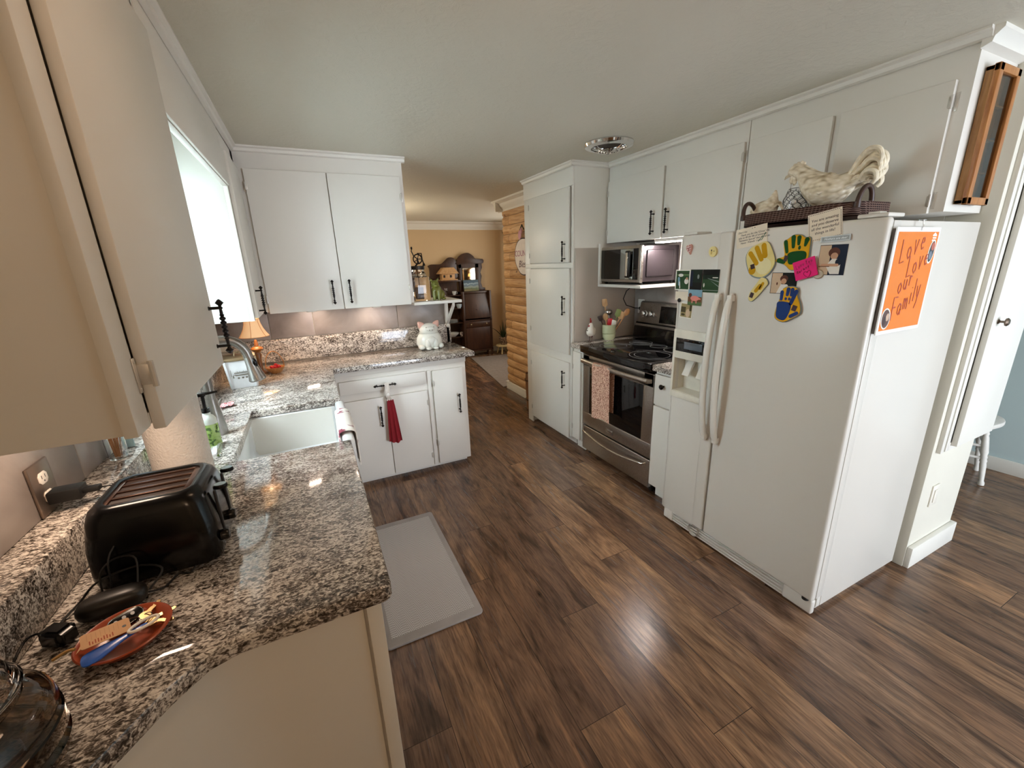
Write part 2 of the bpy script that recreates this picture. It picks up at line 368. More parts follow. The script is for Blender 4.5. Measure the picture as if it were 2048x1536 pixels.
def tag(o, label, cat, group=None):
    o['label'] = label; o['category'] = cat
    if group: o['group'] = group
    # origin at the mesh's own base, so the thing has a place of its own
    if o.type == 'MESH' and o.location.length == 0 and not o.children:
        co = [v.co for v in o.data.vertices]
        c = Vector(((min(v.x for v in co) + max(v.x for v in co)) / 2, (min(v.y for v in co) + max(v.y for v in co)) / 2, min(v.z for v in co)))
        o.data.transform(Matrix.Translation(-c)); o.location = c
    return o
def thing(name, label, cat, loc=(0, 0, 0), rz=0, group=None):
    o = bpy.data.objects.new(name, None); COL.objects.link(o)
    o.location = loc; o.rotation_euler = (0, 0, rz); o.empty_display_size = .1
    o['label'] = label; o['category'] = cat
    if group: o['group'] = group
    return o
def struct(name, mb, mats, parent=None):
    o = obj(name, mb, mats, parent)
    if not parent: o['kind'] = 'structure'
    return o
def place(name, me, parent, mat4, label=None):
    o = bpy.data.objects.new(name, me); COL.objects.link(o)
    if parent: o.parent = parent; mat4 = wm(parent).inverted() @ mat4
    o.matrix_basis = mat4
    if label: o['label'] = label
    return o
def basis(origin, X, Y, Z):
    m = Matrix.Identity(4)
    for i, v in enumerate((X, Y, Z)):
        for k in range(3): m[k][i] = v[k]
    for k in range(3): m[k][3] = origin[k]
    return m
def copy_tree(o, parent=None):
    c = o.copy(); COL.objects.link(c)
    if parent: c.parent = parent
    for ch in [x for x in bpy.data.objects if x.parent == o]: copy_tree(ch, c)
    return c
def text_me(txt, size, mat, align='CENTER', shear=0, ext=.0003, space=1.):
    cu = bpy.data.curves.new('lettering', 'FONT'); cu.body = txt; cu.size = size; cu.align_x = align; cu.align_y = 'CENTER'
    cu.shear = shear; cu.extrude = ext; cu.space_line = space
    o = bpy.data.objects.new('lettering', cu); COL.objects.link(o)
    dg = bpy.context.evaluated_depsgraph_get(); dg.update()
    me = bpy.data.meshes.new_from_object(o.evaluated_get(dg)); me.name = 'lettering'
    bpy.data.objects.remove(o); me.materials.clear(); me.materials.append(mat)
    return me

# ------------------------------------------------------------------ camera
cam = bpy.data.cameras.new('camera'); camo = bpy.data.objects.new('camera', cam); COL.objects.link(camo)
cam.sensor_width = 36; cam.lens = 827.666 * 36 / 2048; cam.clip_start = .02
_X = (0.90000947, -0.14879576, 0.40968618); _D = (0.0327408, 0.96035002, 0.27686798); _Y = (-0.43463891, -0.23577035, 0.86919581)
A = [[_X[k], _Y[k], -_D[k]] for k in range(3)]          # rows: camera right, down, forward in world axes
camo.matrix_world = basis((0, 0, 1.53), A[0], [-v for v in A[1]], [-v for v in A[2]])
S.camera = camo

# ------------------------------------------------------------------ room shell
m = MB(); m.box(-.8, 4.4, -2.8, 7.2, -.05, 0); struct('floor', m, FLOORM)
m = MB(); m.box(-.8, 4.4, -2.8, 7.2, CEIL, CEIL + .06); struct('ceiling', m, CEILM)
WX = -.615
WY0, WY1, WZ0, WZ1 = 1.56, 2.54, 1.10, 2.03
m = MB(); m.box(WX - .12, WX, -2.7, WY0, 0, CEIL); m.box(WX - .12, WX, WY1, 7.0, 0, CEIL); m.box(WX - .12, WX, WY0, WY1, 0, WZ0); m.box(WX - .12, WX, WY0, WY1, WZ1, CEIL)
struct('wall_left', m, WALLW)
m = MB(); w = .035
m.box(WX - .08, WX - .03, WY0, WY1, WZ0, WZ0 + w); m.box(WX - .08, WX - .03, WY0, WY1, WZ1 - w, WZ1)
m.box(WX - .08, WX - .03, WY0, WY0 + w, WZ0, WZ1); m.box(WX - .08, WX - .03, WY1 - w, WY1, WZ0, WZ1); m.box(WX - .07, WX - .04, 2.035, 2.065, WZ0, WZ1)
win = struct('window_1', m, TRIM)
m = MB(); m.box(WX - .058, WX - .052, WY0 + .02, WY1 - .02, WZ0 + .02, WZ1 - .02); obj('pane', m, glass('window_glass', ior=1.01, rough=0), win)
# partition behind the far run; low to the right of the wall cabinet
m = MB(); m.box(WX, .68, 3.385, 3.48, 0, CEIL); m.box(.68, 1.03, 3.385, 3.48, 0, 1.265); struct('wall_middle', m, WALLW)
m = MB(); m.box(2.49, 2.6, .90, 3.56, 0, CEIL); struct('wall_right', m, WALLW)
# wall stub at the end of the fridge recess, with the closet door
m = MB(); m.box(2.493, 2.955, .745, .90, 0, CEIL, .003); struct('wall_stub', m, WALLW)
m = MB(); m.box(2.955, 3.05, .80, 2.6, 0, CEIL); struct('wall_hall', m, WALLW)
m = MB(); m.box(4.25, 4.35, -2.7, 2.7, 0, CEIL); m.box(3.05, 4.35, 2.6, 2.7, 0, CEIL); struct('wall_nook', m, M('#b8c8c8', .6, var=.01, scale=2, name='blue_grey_paint'))
m = MB(); m.box(4.232, 4.25, -2.7, 2.6, 0, .098, .004); struct('baseboard_nook', m, TRIM)
m = MB(); m.box(4.225, 4.25, -2.7, 2.6, 1.155, 1.185, .006); struct('trim_1', m, M('#b9c8c8', .4, name='chair_rail_paint'))
m = MB(); m.box(2.497, 2.962, .722, .745, 0, .115, .004); m.box(2.955, 2.972, .722, .80, 0, .115, .004); struct('baseboard_stub', m, TRIM)
# log-sided wall
def log_mb():
    m = MB()
    prof = []
    z = .1
    while z < 2.13:
        h = .098; n = 6
        for k in range(n + 1):
            t = k / n; prof.append((2.15 - .016 * sin(pi * t) ** .4 + .008, z + h * t * .985))
        z += h
    prof += [(2.2, 2.15), (2.2, .1)]
    m.prism(prof, 3.56, 4.66, 'y'); m.box(2.16, 2.55, 3.60, 4.65, 0, CEIL)
    return m
def prismy(m, prof, y0, y1): m.prism(prof, y0, y1, 'y')
m = log_mb(); struct('wall_logs', m, LOGM, None)
m = MB(); m.box(2.128, 2.15, 3.54, 4.675, 0, .085, .004); m.box(2.12, 2.15, 3.54, 4.68, .085, .1, .003); m.box(2.15, 2.55, 4.655, 4.68, 0, .1); struct('baseboard_logs', m, TRIM)
crown = [(0, 0), (-.105, 0), (-.105, -.018), (-.088, -.026), (-.06, -.036), (-.05, -.06), (-.03, -.085), (-.018, -.1), (-.018, -.118), (0, -.118)]
m = MB(); m.prism([(2.16 + a, CEIL + b) for a, b in crown], 3.54, 4.77, 'y'); m.prism([(4.655 - a, CEIL + b) for a, b in crown], 2.06, 2.56, 'x'); struct('trim_2', m, TRIM)
TAN = M('#cbb08a', .7, var=.02, scale=2, name='tan_wall_paint')
m = MB(); m.box(-.8, 4.4, 7.0, 7.15, 0, CEIL); struct('wall_far', m, TAN)
m = MB(); m.prism([(7.0 + a, CEIL + b) for a, b in crown], -.6, 3.4, 'x'); struct('trim_3', m, TRIM)
m = MB(); m.box(3.35, 3.45, 2.7, 4.9, 0, CEIL); m.box(3.35, 3.45, 6.5, 7.0, 0, CEIL); m.box(3.35, 3.45, 4.9, 6.5, 0, .8); m.box(3.35, 3.45, 4.9, 6.5, 2.0, CEIL); struct('wall_living', m, TAN)
m = MB(); m.box(-.8, 3.35, 6.985, 7.0, 0, .09); struct('baseboard_far', m, TRIM)
# back of the room with a wide glazed door opening
m = MB(); m.box(-.8, 1.9, -2.8, -2.7, 0, CEIL); m.box(3.9, 4.4, -2.8, -2.7, 0, CEIL); m.box(1.9, 3.9, -2.8, -2.7, 2.05, CEIL); struct('wall_back', m, WALLW)
m = MB(); m.box(1.0, 1.1, -2.7, -.05, 0, CEIL); struct('wall_light_block', m, WALLW)  # unseen partition, added to keep patio daylight off the left cabinets
m = MB()
for x in (1.9, 2.87, 3.83): m.box(x, x + .07, -2.77, -2.72, 0, 2.05)
m.box(1.9, 3.9, -2.77, -2.72, 0, .1); m.box(1.9, 3.9, -2.77, -2.72, 1.97, 2.05); struct('window_2', m, TRIM)
# small ceiling mouldings over the cabinets
cr2 = [(0, 0), (-.03, 0), (-.03, -.008), (-.018, -.014), (-.014, -.028), (0, -.034)]
m = MB(); m.prism([(-.278 - a, CEIL + b) for a, b in cr2], .80, 3.06, 'y'); m.prism([(3.052 + a, CEIL + b) for a, b in cr2], -.28, .70, 'x'); struct('trim_4', m, WHITE)
m = MB(); m.prism([(2.174 + a, CEIL + b) for a, b in cr2], .77, 2.775, 'y'); m.prism([(1.852 + a, CEIL + b) for a, b in cr2], 2.755, 3.56, 'y'); m.prism([(2.772 + a, CEIL + b) for a, b in cr2], 1.83, 2.174, 'x'); struct('trim_5', m, WHITE)
cr3 = [(0, 0), (-.05, 0), (-.05, -.012), (-.03, -.03), (-.026, -.045), (0, -.055)]
m = MB(); m.prism([(.795 + a, CEIL + b) for a, b in cr3], 2.165, 2.493, 'x'); m.prism([(.745 + a, CEIL + b) for a, b in cr3], 2.493, 3.0, 'x'); struct('trim_6', m, TRIM)

# ------------------------------------------------------------------ cabinet hardware
def handle_me():
    m = MB(); h = .067
    prof = [(0, -h - .012), (.0035, -h - .009), (.0085, -h - .001), (.0035, -h + .006), (.003, -h + .010), (.0055, -h + .013), (.003, -h + .017), (.0035, -.036), (.0052, -.034), (.0035, -.030)]
    for k in range(5):
        z = -.024 + k * .012; prof += [(.0035, z - .005), (.0062, z - .002), (.0062, z + .002), (.0035, z + .005)]
    prof += [(.0035, .031), (.0052, .034), (.0035, .036), (.003, h - .017), (.0055, h - .013), (.003, h - .010), (.0035, h - .006), (.0085, h + .001), (.0035, h + .009), (0, h + .012)]
    m.lathe([(r * 1.28, z) for r, z in prof], (0, .028, 0), 8)
    for z in (-h + .013, h - .013): m.cyl((0, 0, z), (0, .028, z), .0042, .0042, 8); m.lathe([(.006, 0), (.006, .002), (.004, .003)], (0, 0, z), 8, 'y')
    return m.mesh('handle', IRON)
HANDLE = handle_me()
def hinge_me():
    m = MB()
    m.box(-.013, -.002, 0, .0025, -.03, .03, .001); m.box(-.002, .010, .0, .021, -.018, .018, .002); m.cyl((0, .021, -.022), (0, .021, .022), .0045, .0045, 8)
    m.cyl((-.009, .002, -.024), (-.009, .0035, -.024), .003, n=8); m.cyl((-.009, .002, .024), (-.009, .0035, .024), .003, n=8)
    return m.mesh('hinge', HINGEM)
HINGE = hinge_me()
OUT = {'+x': (1, 0, 0), '-x': (-1, 0, 0), '-y': (0, -1, 0)}
def fit(me, name, parent, pos, out, along=(0, 0, 1)):
    Y = Vector(OUT[out]); Z = Vector(along); X = Y.cross(Z)
    return place(name, me, parent, basis(pos, X, Y, Z))
def slab(out, a0, a1, z0, z1, face, th=.019, bev=.003):
    """door slab: face is the plane its back sits on, a0..a1 its span along the wall"""
    m = MB()
    if out == '-y': m.box(a0, a1, face - th, face, z0, z1, bev)
    if out == '+x': m.box(face, face + th, a0, a1, z0, z1, bev)
    if out == '-x': m.box(face - th, face, a0, a1, z0, z1, bev)
    return m
def door(parent, out, a0, a1, z0, z1, face, hnd=None, hinge=None, hz=None, name='door'):
    d = obj(name, slab(out, a0, a1, z0, z1, face), WHITE, parent)
    s = {'-y': -1, '-x': -1, '+x': 1}[out]; f = face + s * .019
    def P(a, z, dd=0): return (a, f + s * dd, z) if out == '-y' else (f + s * dd, a, z)
    if hnd: fit(HANDLE, 'handle', d, P(*hnd), out)
    if hinge is not None:
        for z in (hz or (z0 + .09, z1 - .09)):
            Y = Vector(OUT[out]); Z = Vector((0, 0, 1)); X = Y.cross(Z)
            side = -1 if (X.dot(Vector((1, 0, 0) if out == '-y' else (0, 1, 0))) > 0) == (hinge == a0) else 1
            pp = (hinge, face, z) if out == '-y' else (face, hinge, z)
            # leaf on the frame, knuckle in front of the door edge
            place('hinge', HINGE, d, basis(pp, X * (-side), Y, Z * (-side)))
    return d

# near wall cabinet, left
UB = 1.285
t = thing('wall_cabinet', 'white painted wall cabinet nearest the camera, left of the sink window', 'cabinet', (-.45, 1.2, UB), 0)
m = MB(); m.box(WX + .003, -.299, .828, 1.488, UB, CEIL - .002, .0015); m.box(-.299, -.28, .820, .880, UB - .003, CEIL - .036, .002); m.box(-.299, -.28, 1.46, 1.488, UB, CEIL - .036, .002); m.box(-.299, -.28, .88, 1.47, 2.12, CEIL - .036); m.box(-.299, -.28, .88, 1.47, UB, UB + .02)
obj('body', m, WHITE, t)
door(t, '+x', .884, 1.478, UB - .012, 2.115, -.28, (1.437, 1.385), .884, (1.372, 2.0))
# valence over the window
m = MB(); m.box(-.30, -.279, 1.491, 2.597, 1.945, CEIL - .002, .002); m.box(-.279, -.268, 1.491, 2.597, 1.948, 2.105, .003)
o = obj('window_valance', m, WHITE); tag(o, 'plain white board spanning between the cabinets above the sink window', 'valance')
# far wall cabinet beside the window
t = thing('wall_cabinet', 'narrow white wall cabinet in the corner, right of the sink window', 'cabinet', (-.45, 2.8, UB), 0)
m = MB(); m.box(WX + .003, -.299, 2.60, 3.38, UB, CEIL - .002, .0015); m.box(-.299, -.28, 2.60, 2.642, UB, CEIL - .036, .001); m.box(-.299, -.28, 2.642, 3.045, 2.12, CEIL - .036); m.box(-.299, -.28, 3.0, 3.045, UB, CEIL - .036)
obj('body', m, WHITE, t)
door(t, '+x', 2.635, 3.02, UB + .012, 2.115, -.28, (2.70, 1.385))
# two-door wall cabinet over the far counter
t = thing('wall_cabinet', 'white two-door wall cabinet over the far granite counter', 'cabinet', (.2, 3.2, UB), 0)
m = MB(); m.box(-.278, .68, 3.052, 3.383, UB + .005, CEIL - .002, .0015)
obj('body', m, WHITE, t)
door(t, '-y', -.238, .203, UB - .004, 2.115, 3.052, (.148, 1.395), -.238, (1.37, 2.02))
door(t, '-y', .208, .655, UB - .004, 2.115, 3.052, (.253, 1.395), .655, (1.40, 1.99))

# shelf at the end of the wall cabinet
t = thing('wall_shelf', 'short white open shelf at the right end of the far wall cabinet', 'shelf', (.86, 3.25, 1.266), 0)
m = MB(); m.box(.683, 1.05, 3.075, 3.475, 1.266, 1.288, .003); obj('shelf_board', m, WHITE, t)
m = MB(); m.box(.992, 1.018, 3.352, 3.378, .918, 1.265, .003); m.prism([(3.36, 1.09), (3.15, 1.262), (3.15, 1.235), (3.36, 1.06)], .996, 1.014, 'x'); m.ell((1.004, 3.345, 1.06), (.016, .012, .016), 2); obj('bracket_post', m, WHITE, t)

# ------------------------------------------------------------------ granite worktop
t = thing('countertop', 'speckled grey and brown granite worktop running round the sink corner', 'countertop', (-.2, 2, .876), 0)
Z0, Z1 = .876, .914
m = MB()
def rc(cx, cy, r, a0, a1, n=5): return [(cx + r * cos(radians(a0 + (a1 - a0) * k / n)), cy + r * sin(radians(a0 + (a1 - a0) * k / n))) for k in range(n + 1)]
m.prism([(-.612, .17), (-.612, .775), (-.553, .78), (-.553, 1.585), (.062, 1.585)] + rc(.044, .76, .02, 0, -90) + rc(-.235, .74, .05, 90 - 180 + 0, -128, 3)[0:0] + [(-.205, .739), (-.248, .725), (-.292, .68), (-.37, .57), (-.52, .35), (-.53, .17)][0:6], Z0, Z1, 'z', .007)
m.prism([(-.553, 1.585), (-.553, 2.18), (-.32, 2.18), (-.32, 1.585)], Z0, Z1, 'z', .004)
m.prism([(-.553, 2.18), (-.553, 3.36), (1.045, 3.36), (1.062, 2.895), (.10, 2.885), (.082, 2.878), (.068, 2.86), (.062, 2.18)], Z0, Z1, 'z', .007)
obj('slab', m, GRAN, t)
m = MB(); m.box(WX + .001, -.53, .78, 3.384, .915, 1.02, .004); obj('backsplash', m, GRAN, t)
m = MB(); m.box(-.528, 1.03, 3.352, 3.384, .915, 1.075, .004); obj('backsplash', m, GRAN, t)
# stone tiles
t = thing('tile_backsplash', 'grey stone tiles on the left wall behind the toaster', 'backsplash', (WX, 1.2, 1.02), 0)
m = MB()
for y0, y1 in ((.783, 1.39), (1.393, 1.555)): m.box(WX + .0005, WX + .008, y0, y1, 1.022, 1.284, .001)
obj('tiles', m, TILE, t)
t = thing('tile_backsplash', 'grey stone tiles under the far wall cabinet', 'backsplash', (.2, 3.38, 1.076), 0)
m = MB()
for x0, x1 in ((-.60, -.285), (-.282, .0), (.003, .605), (.608, .995)): m.box(x0, x1, 3.376, 3.3845, 1.077, 1.284, .001)
m.box(WX + .0005, WX + .008, 2.60, 3.37, 1.022, 1.284, .001)
obj('tiles', m, TILE, t)
t = thing('tile_backsplash', 'large grey stone panels behind and beside the range', 'backsplash', (2.4, 2.5, .915), 0)
m = MB(); m.box(2.48, 2.489, 1.64, 2.76, .916, 1.66, .001); obj('tiles', m, TILE, t)
m = MB(); m.box(1.872, 2.478, 2.762, 2.768, .916, 1.635, .001); obj('side_panel', m, M('#b5aa9e', .4, var=.03, scale=5, name='pale_stone_panel'), t)

# ------------------------------------------------------------------ base cabinets
t = thing('base_cabinet', 'white base cabinet run carrying the sink, its end panel nearest the camera', 'cabinet', (-.2, 1.7, 0), 0)
m = MB()
m.box(-.55, .018, .778, 1.60, .05, .874); m.box(-.55, .018, 1.60, 2.165, .05, .63); m.box(-.55, .018, 2.165, 2.95, .05, .874)
m.box(-.55, -.04, .79, 2.95, 0, .05)
m.prism([(-.555, .20), (-.555, .79), (-.20, .79), (-.26, .765), (-.34, .68), (-.40, .59), (-.51, .43), (-.52, .2)], .05, .874, 'z')
obj('body', m, WHITE, t)
_b = [(.004, .764), (-.10, .764), (-.20, .763), (-.262, .737), (-.318, .668), (-.38, .58), (-.505, .405)]; _p = []
for i in range(len(_b) - 1):
    p0, p1, p2, p3 = _b[max(i - 1, 0)], _b[i], _b[i + 1], _b[min(i + 2, len(_b) - 1)]
    for j in range(6):
        u = j / 6; _p.append(tuple(.5 * ((2 * p1[a]) + (-p0[a] + p2[a]) * u + (2 * p0[a] - 5 * p1[a] + 4 * p2[a] - p3[a]) * u * u + (-p0[a] + 3 * p1[a] - 3 * p2[a] + p3[a]) * u ** 3) for a in (0, 1)))
_p.append(_b[-1]); _n = len(_p)
def _off(i):
    a, b = Vector(_p[max(i - 1, 0)]), Vector(_p[min(i + 1, _n - 1)]); d_ = (b - a).normalized(); return (_p[i][0] + d_.y * .012, _p[i][1] - d_.x * .012)
_q = [_off(i) for i in range(_n)]
m = MB(); m.raw([(x, y, z) for P_, z in ((_p, 0), (_p, .874), (_q, .874), (_q, 0)) for x, y in P_], [(r_ * _n + i, r_ * _n + i + 1, ((r_ + 1) % 4) * _n + i + 1, ((r_ + 1) % 4) * _n + i) for r_ in range(4) for i in range(_n - 1)] + [(0, _n, 2 * _n, 3 * _n), (_n - 1, 2 * _n - 1, 3 * _n - 1, 4 * _n - 1)])
obj('end_panel', m, WHITE, t)
m = MB(); m.box(.010, .040, .755, .785, .0, .872, .002); m.box(.018, .038, .785, 1.56, .82, .872); obj('face_stile', m, WHITE, t)
door(t, '+x', .80, 1.56, .09, .80, .018, None)
t = thing('base_cabinet', 'white base cabinet of the far counter with drawer and three doors', 'cabinet', (.5, 3.1, 0), 0)
m = MB(); m.box(.045, 1.0, 2.955, 3.36, .035, .874, .002); m.box(.04, 1.0, 2.94, 2.956, .835, .874, .002); m.box(.03, .98, 3.0, 3.36, 0, .035); m.box(.696, .722, 2.945, 2.956, .04, .80, .002)
obj('body', m, WHITE, t)
d = obj('drawer', slab('-y', .09, .685, .708, .80, 2.954), WHITE, t)
fit(HANDLE, 'handle', d, (.386, 2.935, .746), '-y', (1, 0, 0))
door(t, '-y', .06, .386, .045, .655, 2.954, (.338, .52))
door(t, '-y', .391, .685, .045, .655, 2.954, None, .685, (.13, .56))
door(t, '-y', .735, .968, .045, .795, 2.954, (.924, .52), .735, (.22, .70))

# ------------------------------------------------------------------ sink, faucet
t = thing('farmhouse_sink', 'deep white apron-front sink under the window', 'sink', (-.13, 1.88, .64), 0)
m = MB()
X0, X1, Y0, Y1 = -.335, .078, 1.575, 2.185
m.box(X0 - .012, X0, Y0 - .012, Y1 + .012, .67, .875, .004); m.box(X0, .035, Y0 - .012, Y0 + .012, .67, .875, .004); m.box(X0, .035, Y1 - .012, Y1 + .012, .67, .875, .004)
m.prism([(X0 - .012, Y0 - .012), (.035, Y0 - .012), (.035, Y1 + .012), (X0 - .012, Y1 + .012)], .655, .68, 'z', .003)
m.box(.034, .078, 1.602, 2.165, .64, .905, .016, 4)
# rounded coves inside
for yy in (Y0 + .012, Y1 - .012):
    s = 1 if yy < 1.8 else -1
    m.prism([(yy, .68), (yy + s * .03, .68), (yy + s * .012, .688), (yy + s * .003, .70), (yy, .715)], X0, .034, 'x')
m.prism([(X0, .68), (X0 + .03, .68), (X0 + .012, .688), (X0, .715)], Y0, Y1, 'y'); m.prism([(.034, .68), (.004, .68), (.022, .688), (.034, .715)], 1.6, 2.16, 'y')
obj('basin', m, PORC, t)
m = MB(); m.lathe([(.0, .681), (.035, .681), (.042, .684), (.045, .681)], (-.15, 1.88, 0), 24); obj('drain', m, CHROME, t)
t = thing('faucet', 'brushed steel gooseneck pull-down faucet behind the sink', 'faucet', (-.405, 1.90, .914), 0)
bx, by = -.408, 1.915
m = MB(); m.lathe([(.033, .9145), (.033, .925), (.029, .97), (.022, 1.03), (.0185, 1.06)], (bx, by, 0), 28); obj('base', m, STEELZ, t)
m = MB(); pts = [(bx, by, 1.058), (bx, by, 1.12), (bx, by, 1.18)]
dxx, dyy = .150, .035
for k in range(1, 13):
    a = pi * k / 12 * .98
    pts.append((bx + dxx / 2 * (1 - cos(a)), by + dyy / 2 * (1 - cos(a)), 1.20 + .085 * sin(a)))
m.tube(pts, .0175, 16); obj('spout', m, STEELZ, t)
m = MB(); e = Vector(pts[-1]); dv = (Vector(pts[-1]) - Vector(pts[-2])).normalized()
m.tube([e, e + dv * .03, e + dv * .06, e + dv * .095, e + dv * .10], [.018, .020, .025, .033, .030], 20)
sh = obj('spray_head', m, STEELZ, t)
m = MB(); w0 = e + dv * .028 + Vector((.014, -.012, .004)); m.ell(w0, (.008, .010, .02), 2, dv.to_track_quat('Z', 'Y').to_matrix()); obj('spray_button', m, BLACK, sh)
m = MB(); m.tube([(bx, by + .015, 1.01), (bx + .005, by + .05, 1.012), (bx + .015, by + .10, 1.03)], [.008, .007, .005], 8); obj('lever', m, STEELZ, t)

# ------------------------------------------------------------------ pantry
t = thing('pantry_cabinet', 'tall white pantry cabinet with three stacked doors, beyond the range', 'cabinet', (2.15, 3.15, 0), 0)
m = MB(); m.box(1.87, 2.488, 2.772, 3.56, .09, CEIL - .002, .002); m.box(1.93, 2.488, 2.80, 3.50, 0, .09); m.box(1.87, 1.95, 3.49, 3.56, 0, .09)
m.box(1.852, 1.871, 2.775, 3.56, 2.075, CEIL - .034, .003); m.box(1.856, 1.871, 2.775, 3.56, 1.49, 1.53, .002); m.box(1.856, 1.871, 2.775, 3.56, .735, .80, .002)
m.box(1.858, 1.871, 2.772, 2.80, .09, 2.09, .001); m.box(1.858, 1.871, 3.46, 3.56, .0, 2.09, .001)
obj('body', m, WHITE, t)
door(t, '-x', 2.812, 3.447, 1.533, 2.072, 1.862, (2.862, 1.615), 3.447, (1.60, 2.0))
door(t, '-x', 2.805, 3.450, .803, 1.487, 1.862, (2.862, 1.20), 3.450, (.95, 1.38))
door(t, '-x', 2.800, 3.452, .072, .735, 1.862, (2.862, .585), 3.452, (.17, .62))

# filler cabinet left of the range with its own bit of granite
t = thing('base_cabinet', 'narrow white cabinet between the pantry and the range', 'cabinet', (2.15, 2.70, 0), 0)
m = MB(); m.box(1.87, 2.478, 2.642, 2.768, .09, .874, .002); m.box(1.92, 2.478, 2.65, 2.768, 0, .09); obj('body', m, WHITE, t)
door(t, '-x', 2.65, 2.755, .10, .845, 1.87, None, 2.755, (.2, .72))
m = MB(); m.box(1.832, 2.479, 2.642, 2.761, .876, .914, .006); o = obj('countertop', m, GRAN); tag(o, 'small granite worktop between the pantry and the range', 'countertop')
t = thing('base_cabinet', 'narrow white cabinet with a black knob between the range and the refrigerator', 'cabinet', (2.15, 1.74, 0), 0)
m = MB(); m.box(1.87, 2.478, 1.66, 1.858, .09, .874, .002); m.box(1.92, 2.478, 1.66, 1.85, 0, .09); obj('body', m, WHITE, t)
d = door(t, '-x', 1.67, 1.85, .66, .855, 1.87, None, name='drawer'); door(t, '-x', 1.67, 1.85, .10, .65, 1.87, None)
m = MB(); m.lathe([(.006, 0), (.005, .012), (.015, .018), (.016, .024), (.010, .030), (0, .031)], (0, 0, 0), 16, 'x'); bm_me = m.mesh('knob', BLACK)
place('knob', bm_me, d, basis((1.851, 1.775, .79), (-1, 0, 0), (0, -1, 0), (0, 0, 1)))
m = MB(); m.box(1.832, 2.479, 1.645, 1.860, .876, .914, .006); o = obj('countertop', m, GRAN); tag(o, 'small granite worktop between the range and the refrigerator', 'countertop')

# ------------------------------------------------------------------ wall cabinets, right
RB = 1.665
t = thing('wall_cabinet', 'white two-door wall cabinet above the microwave', 'cabinet', (2.33, 2.2, RB), 0)
m = MB(); m.box(2.178, 2.488, 1.632, 2.768, RB + .003, CEIL - .002, .0015); obj('body', m, WHITE, t)
door(t, '-x', 2.195, 2.756, RB, 2.105, 2.178, (2.262, 1.77), 2.756, (1.74, 2.02))
door(t, '-x', 1.642, 2.180, RB, 2.105, 2.178, (2.135, 1.77), 1.642, (2.035,))
t = thing('wall_cabinet', 'white two-door wall cabinet above the refrigerator', 'cabinet', (2.33, 1.2, RB), 0)
m = MB(); m.box(2.178, 2.488, .795, 1.628, RB + .003, CEIL - .002, .0015); obj('body', m, WHITE, t)
door(t, '-x', 1.226, 1.610, RB, 2.105, 2.178, (1.262, 1.775))
door(t, '-x', .836, 1.196, RB, 2.105, 2.178, (1.135, 1.775), .836, (1.71, 2.035))
# closet door on the stub wall
m = MB(); m.box(2.612, 3.0, .706, .728, .645, 2.12, .003); dr = struct('door_1', m, TRIM)
m = MB(); m.lathe([(.011, 0), (.009, .003), (.005, .006), (.005, .018), (.016, .022), (.018, .027), (.012, .033), (0, .034)], (0, 0, 0), 20, 'y'); km = m.mesh('door_knob', M('#6b5e52', .3, .9, name='aged_brass'))
place('door_knob', km, dr, basis((2.668, .706, 1.225), (1, 0, 0), (0, -1, 0), (0, 0, 1)))
m = MB(); m.box(2.525, 2.556, .728, .745, .62, 2.15, .002); m.box(2.572, 2.604, .728, .745, .62, 2.15, .003); m.box(2.604, 3.0, .728, .745, .62, .66, .002); struct('trim_7', m, TRIM)
m = MB(); m.box(2.60, 2.67, .739, .745, .31, .425, .002); m.box(2.62, 2.65, .735, .74, .33, .40, .003)
o = obj('outlet_cover', m, M('#e4dfd2', .4, name='ivory_plastic')); tag(o, 'small ivory wall plate low on the stub wall, right of the refrigerator', 'outlet')

# ------------------------------------------------------------------ refrigerator
t = thing('refrigerator', 'tall white side-by-side refrigerator with ice dispenser, covered in magnets', 'refrigerator', (2.1, 1.2, 0), 0)
FX = 1.750
m = MB(); m.box(1.836, 2.455, .772, 1.628, .03, 1.632, .004); m.box(1.795, 1.84, .772, .79, .082, 1.632, .004); m.box(1.795, 1.84, 1.61, 1.628, .082, 1.632, .004); m.box(1.795, 1.84, .775, 1.625, 1.612, 1.632, .003); m.box(1.812, 1.84, .775, 1.625, .03, .09, .003); m.box(1.84, 2.44, .79, 1.61, 0, .03); obj('body', m, FRW, t)
m = MB(); m.box(1.783, 1.797, .782, .80, .09, 1.625); m.box(1.783, 1.797, 1.611, 1.622, .09, 1.625); m.box(1.783, 1.797, 1.31, 1.36, .09, 1.625); m.box(1.783, 1.797, .79, 1.615, 1.60, 1.628); m.box(1.783, 1.797, .79, 1.615, .085, .10); obj('gasket', m, M('#5c5a5a', .7, name='grey_rubber'), t)
d = MB(); d.box(FX, 1.785, .767, 1.331, .088, 1.642, .012, 4); dR = obj('door', d, FRW, t)
d = MB()
RY0, RY1, RZ0, RZ1 = 1.412, 1.606, .835, 1.018
d.box(FX, 1.785, 1.340, RY0, .088, 1.642, .010, 3); d.box(FX, 1.785, RY1 - .001, 1.632, .088, 1.642, .010, 3)
d.box(FX, 1.785, RY0 - .012, RY1 + .012, RZ1, 1.640, .001); d.box(FX, 1.785, RY0 - .012, RY1 + .012, .090, RZ0, .001)
dL = obj('door', d, FRW, t)
m = MB()   # dispenser housing with its niche
m.box(FX - .012, FX + .001, 1.396, RY0, .80, 1.172, .004); m.box(FX - .012, FX + .001, RY1, 1.622, .80, 1.172, .004)
m.box(FX - .012, FX + .001, RY0 - .002, RY1 + .002, RZ1, 1.172, .004); m.box(FX - .016, FX + .001, RY0 - .002, RY1 + .002, .80, RZ0, .004)
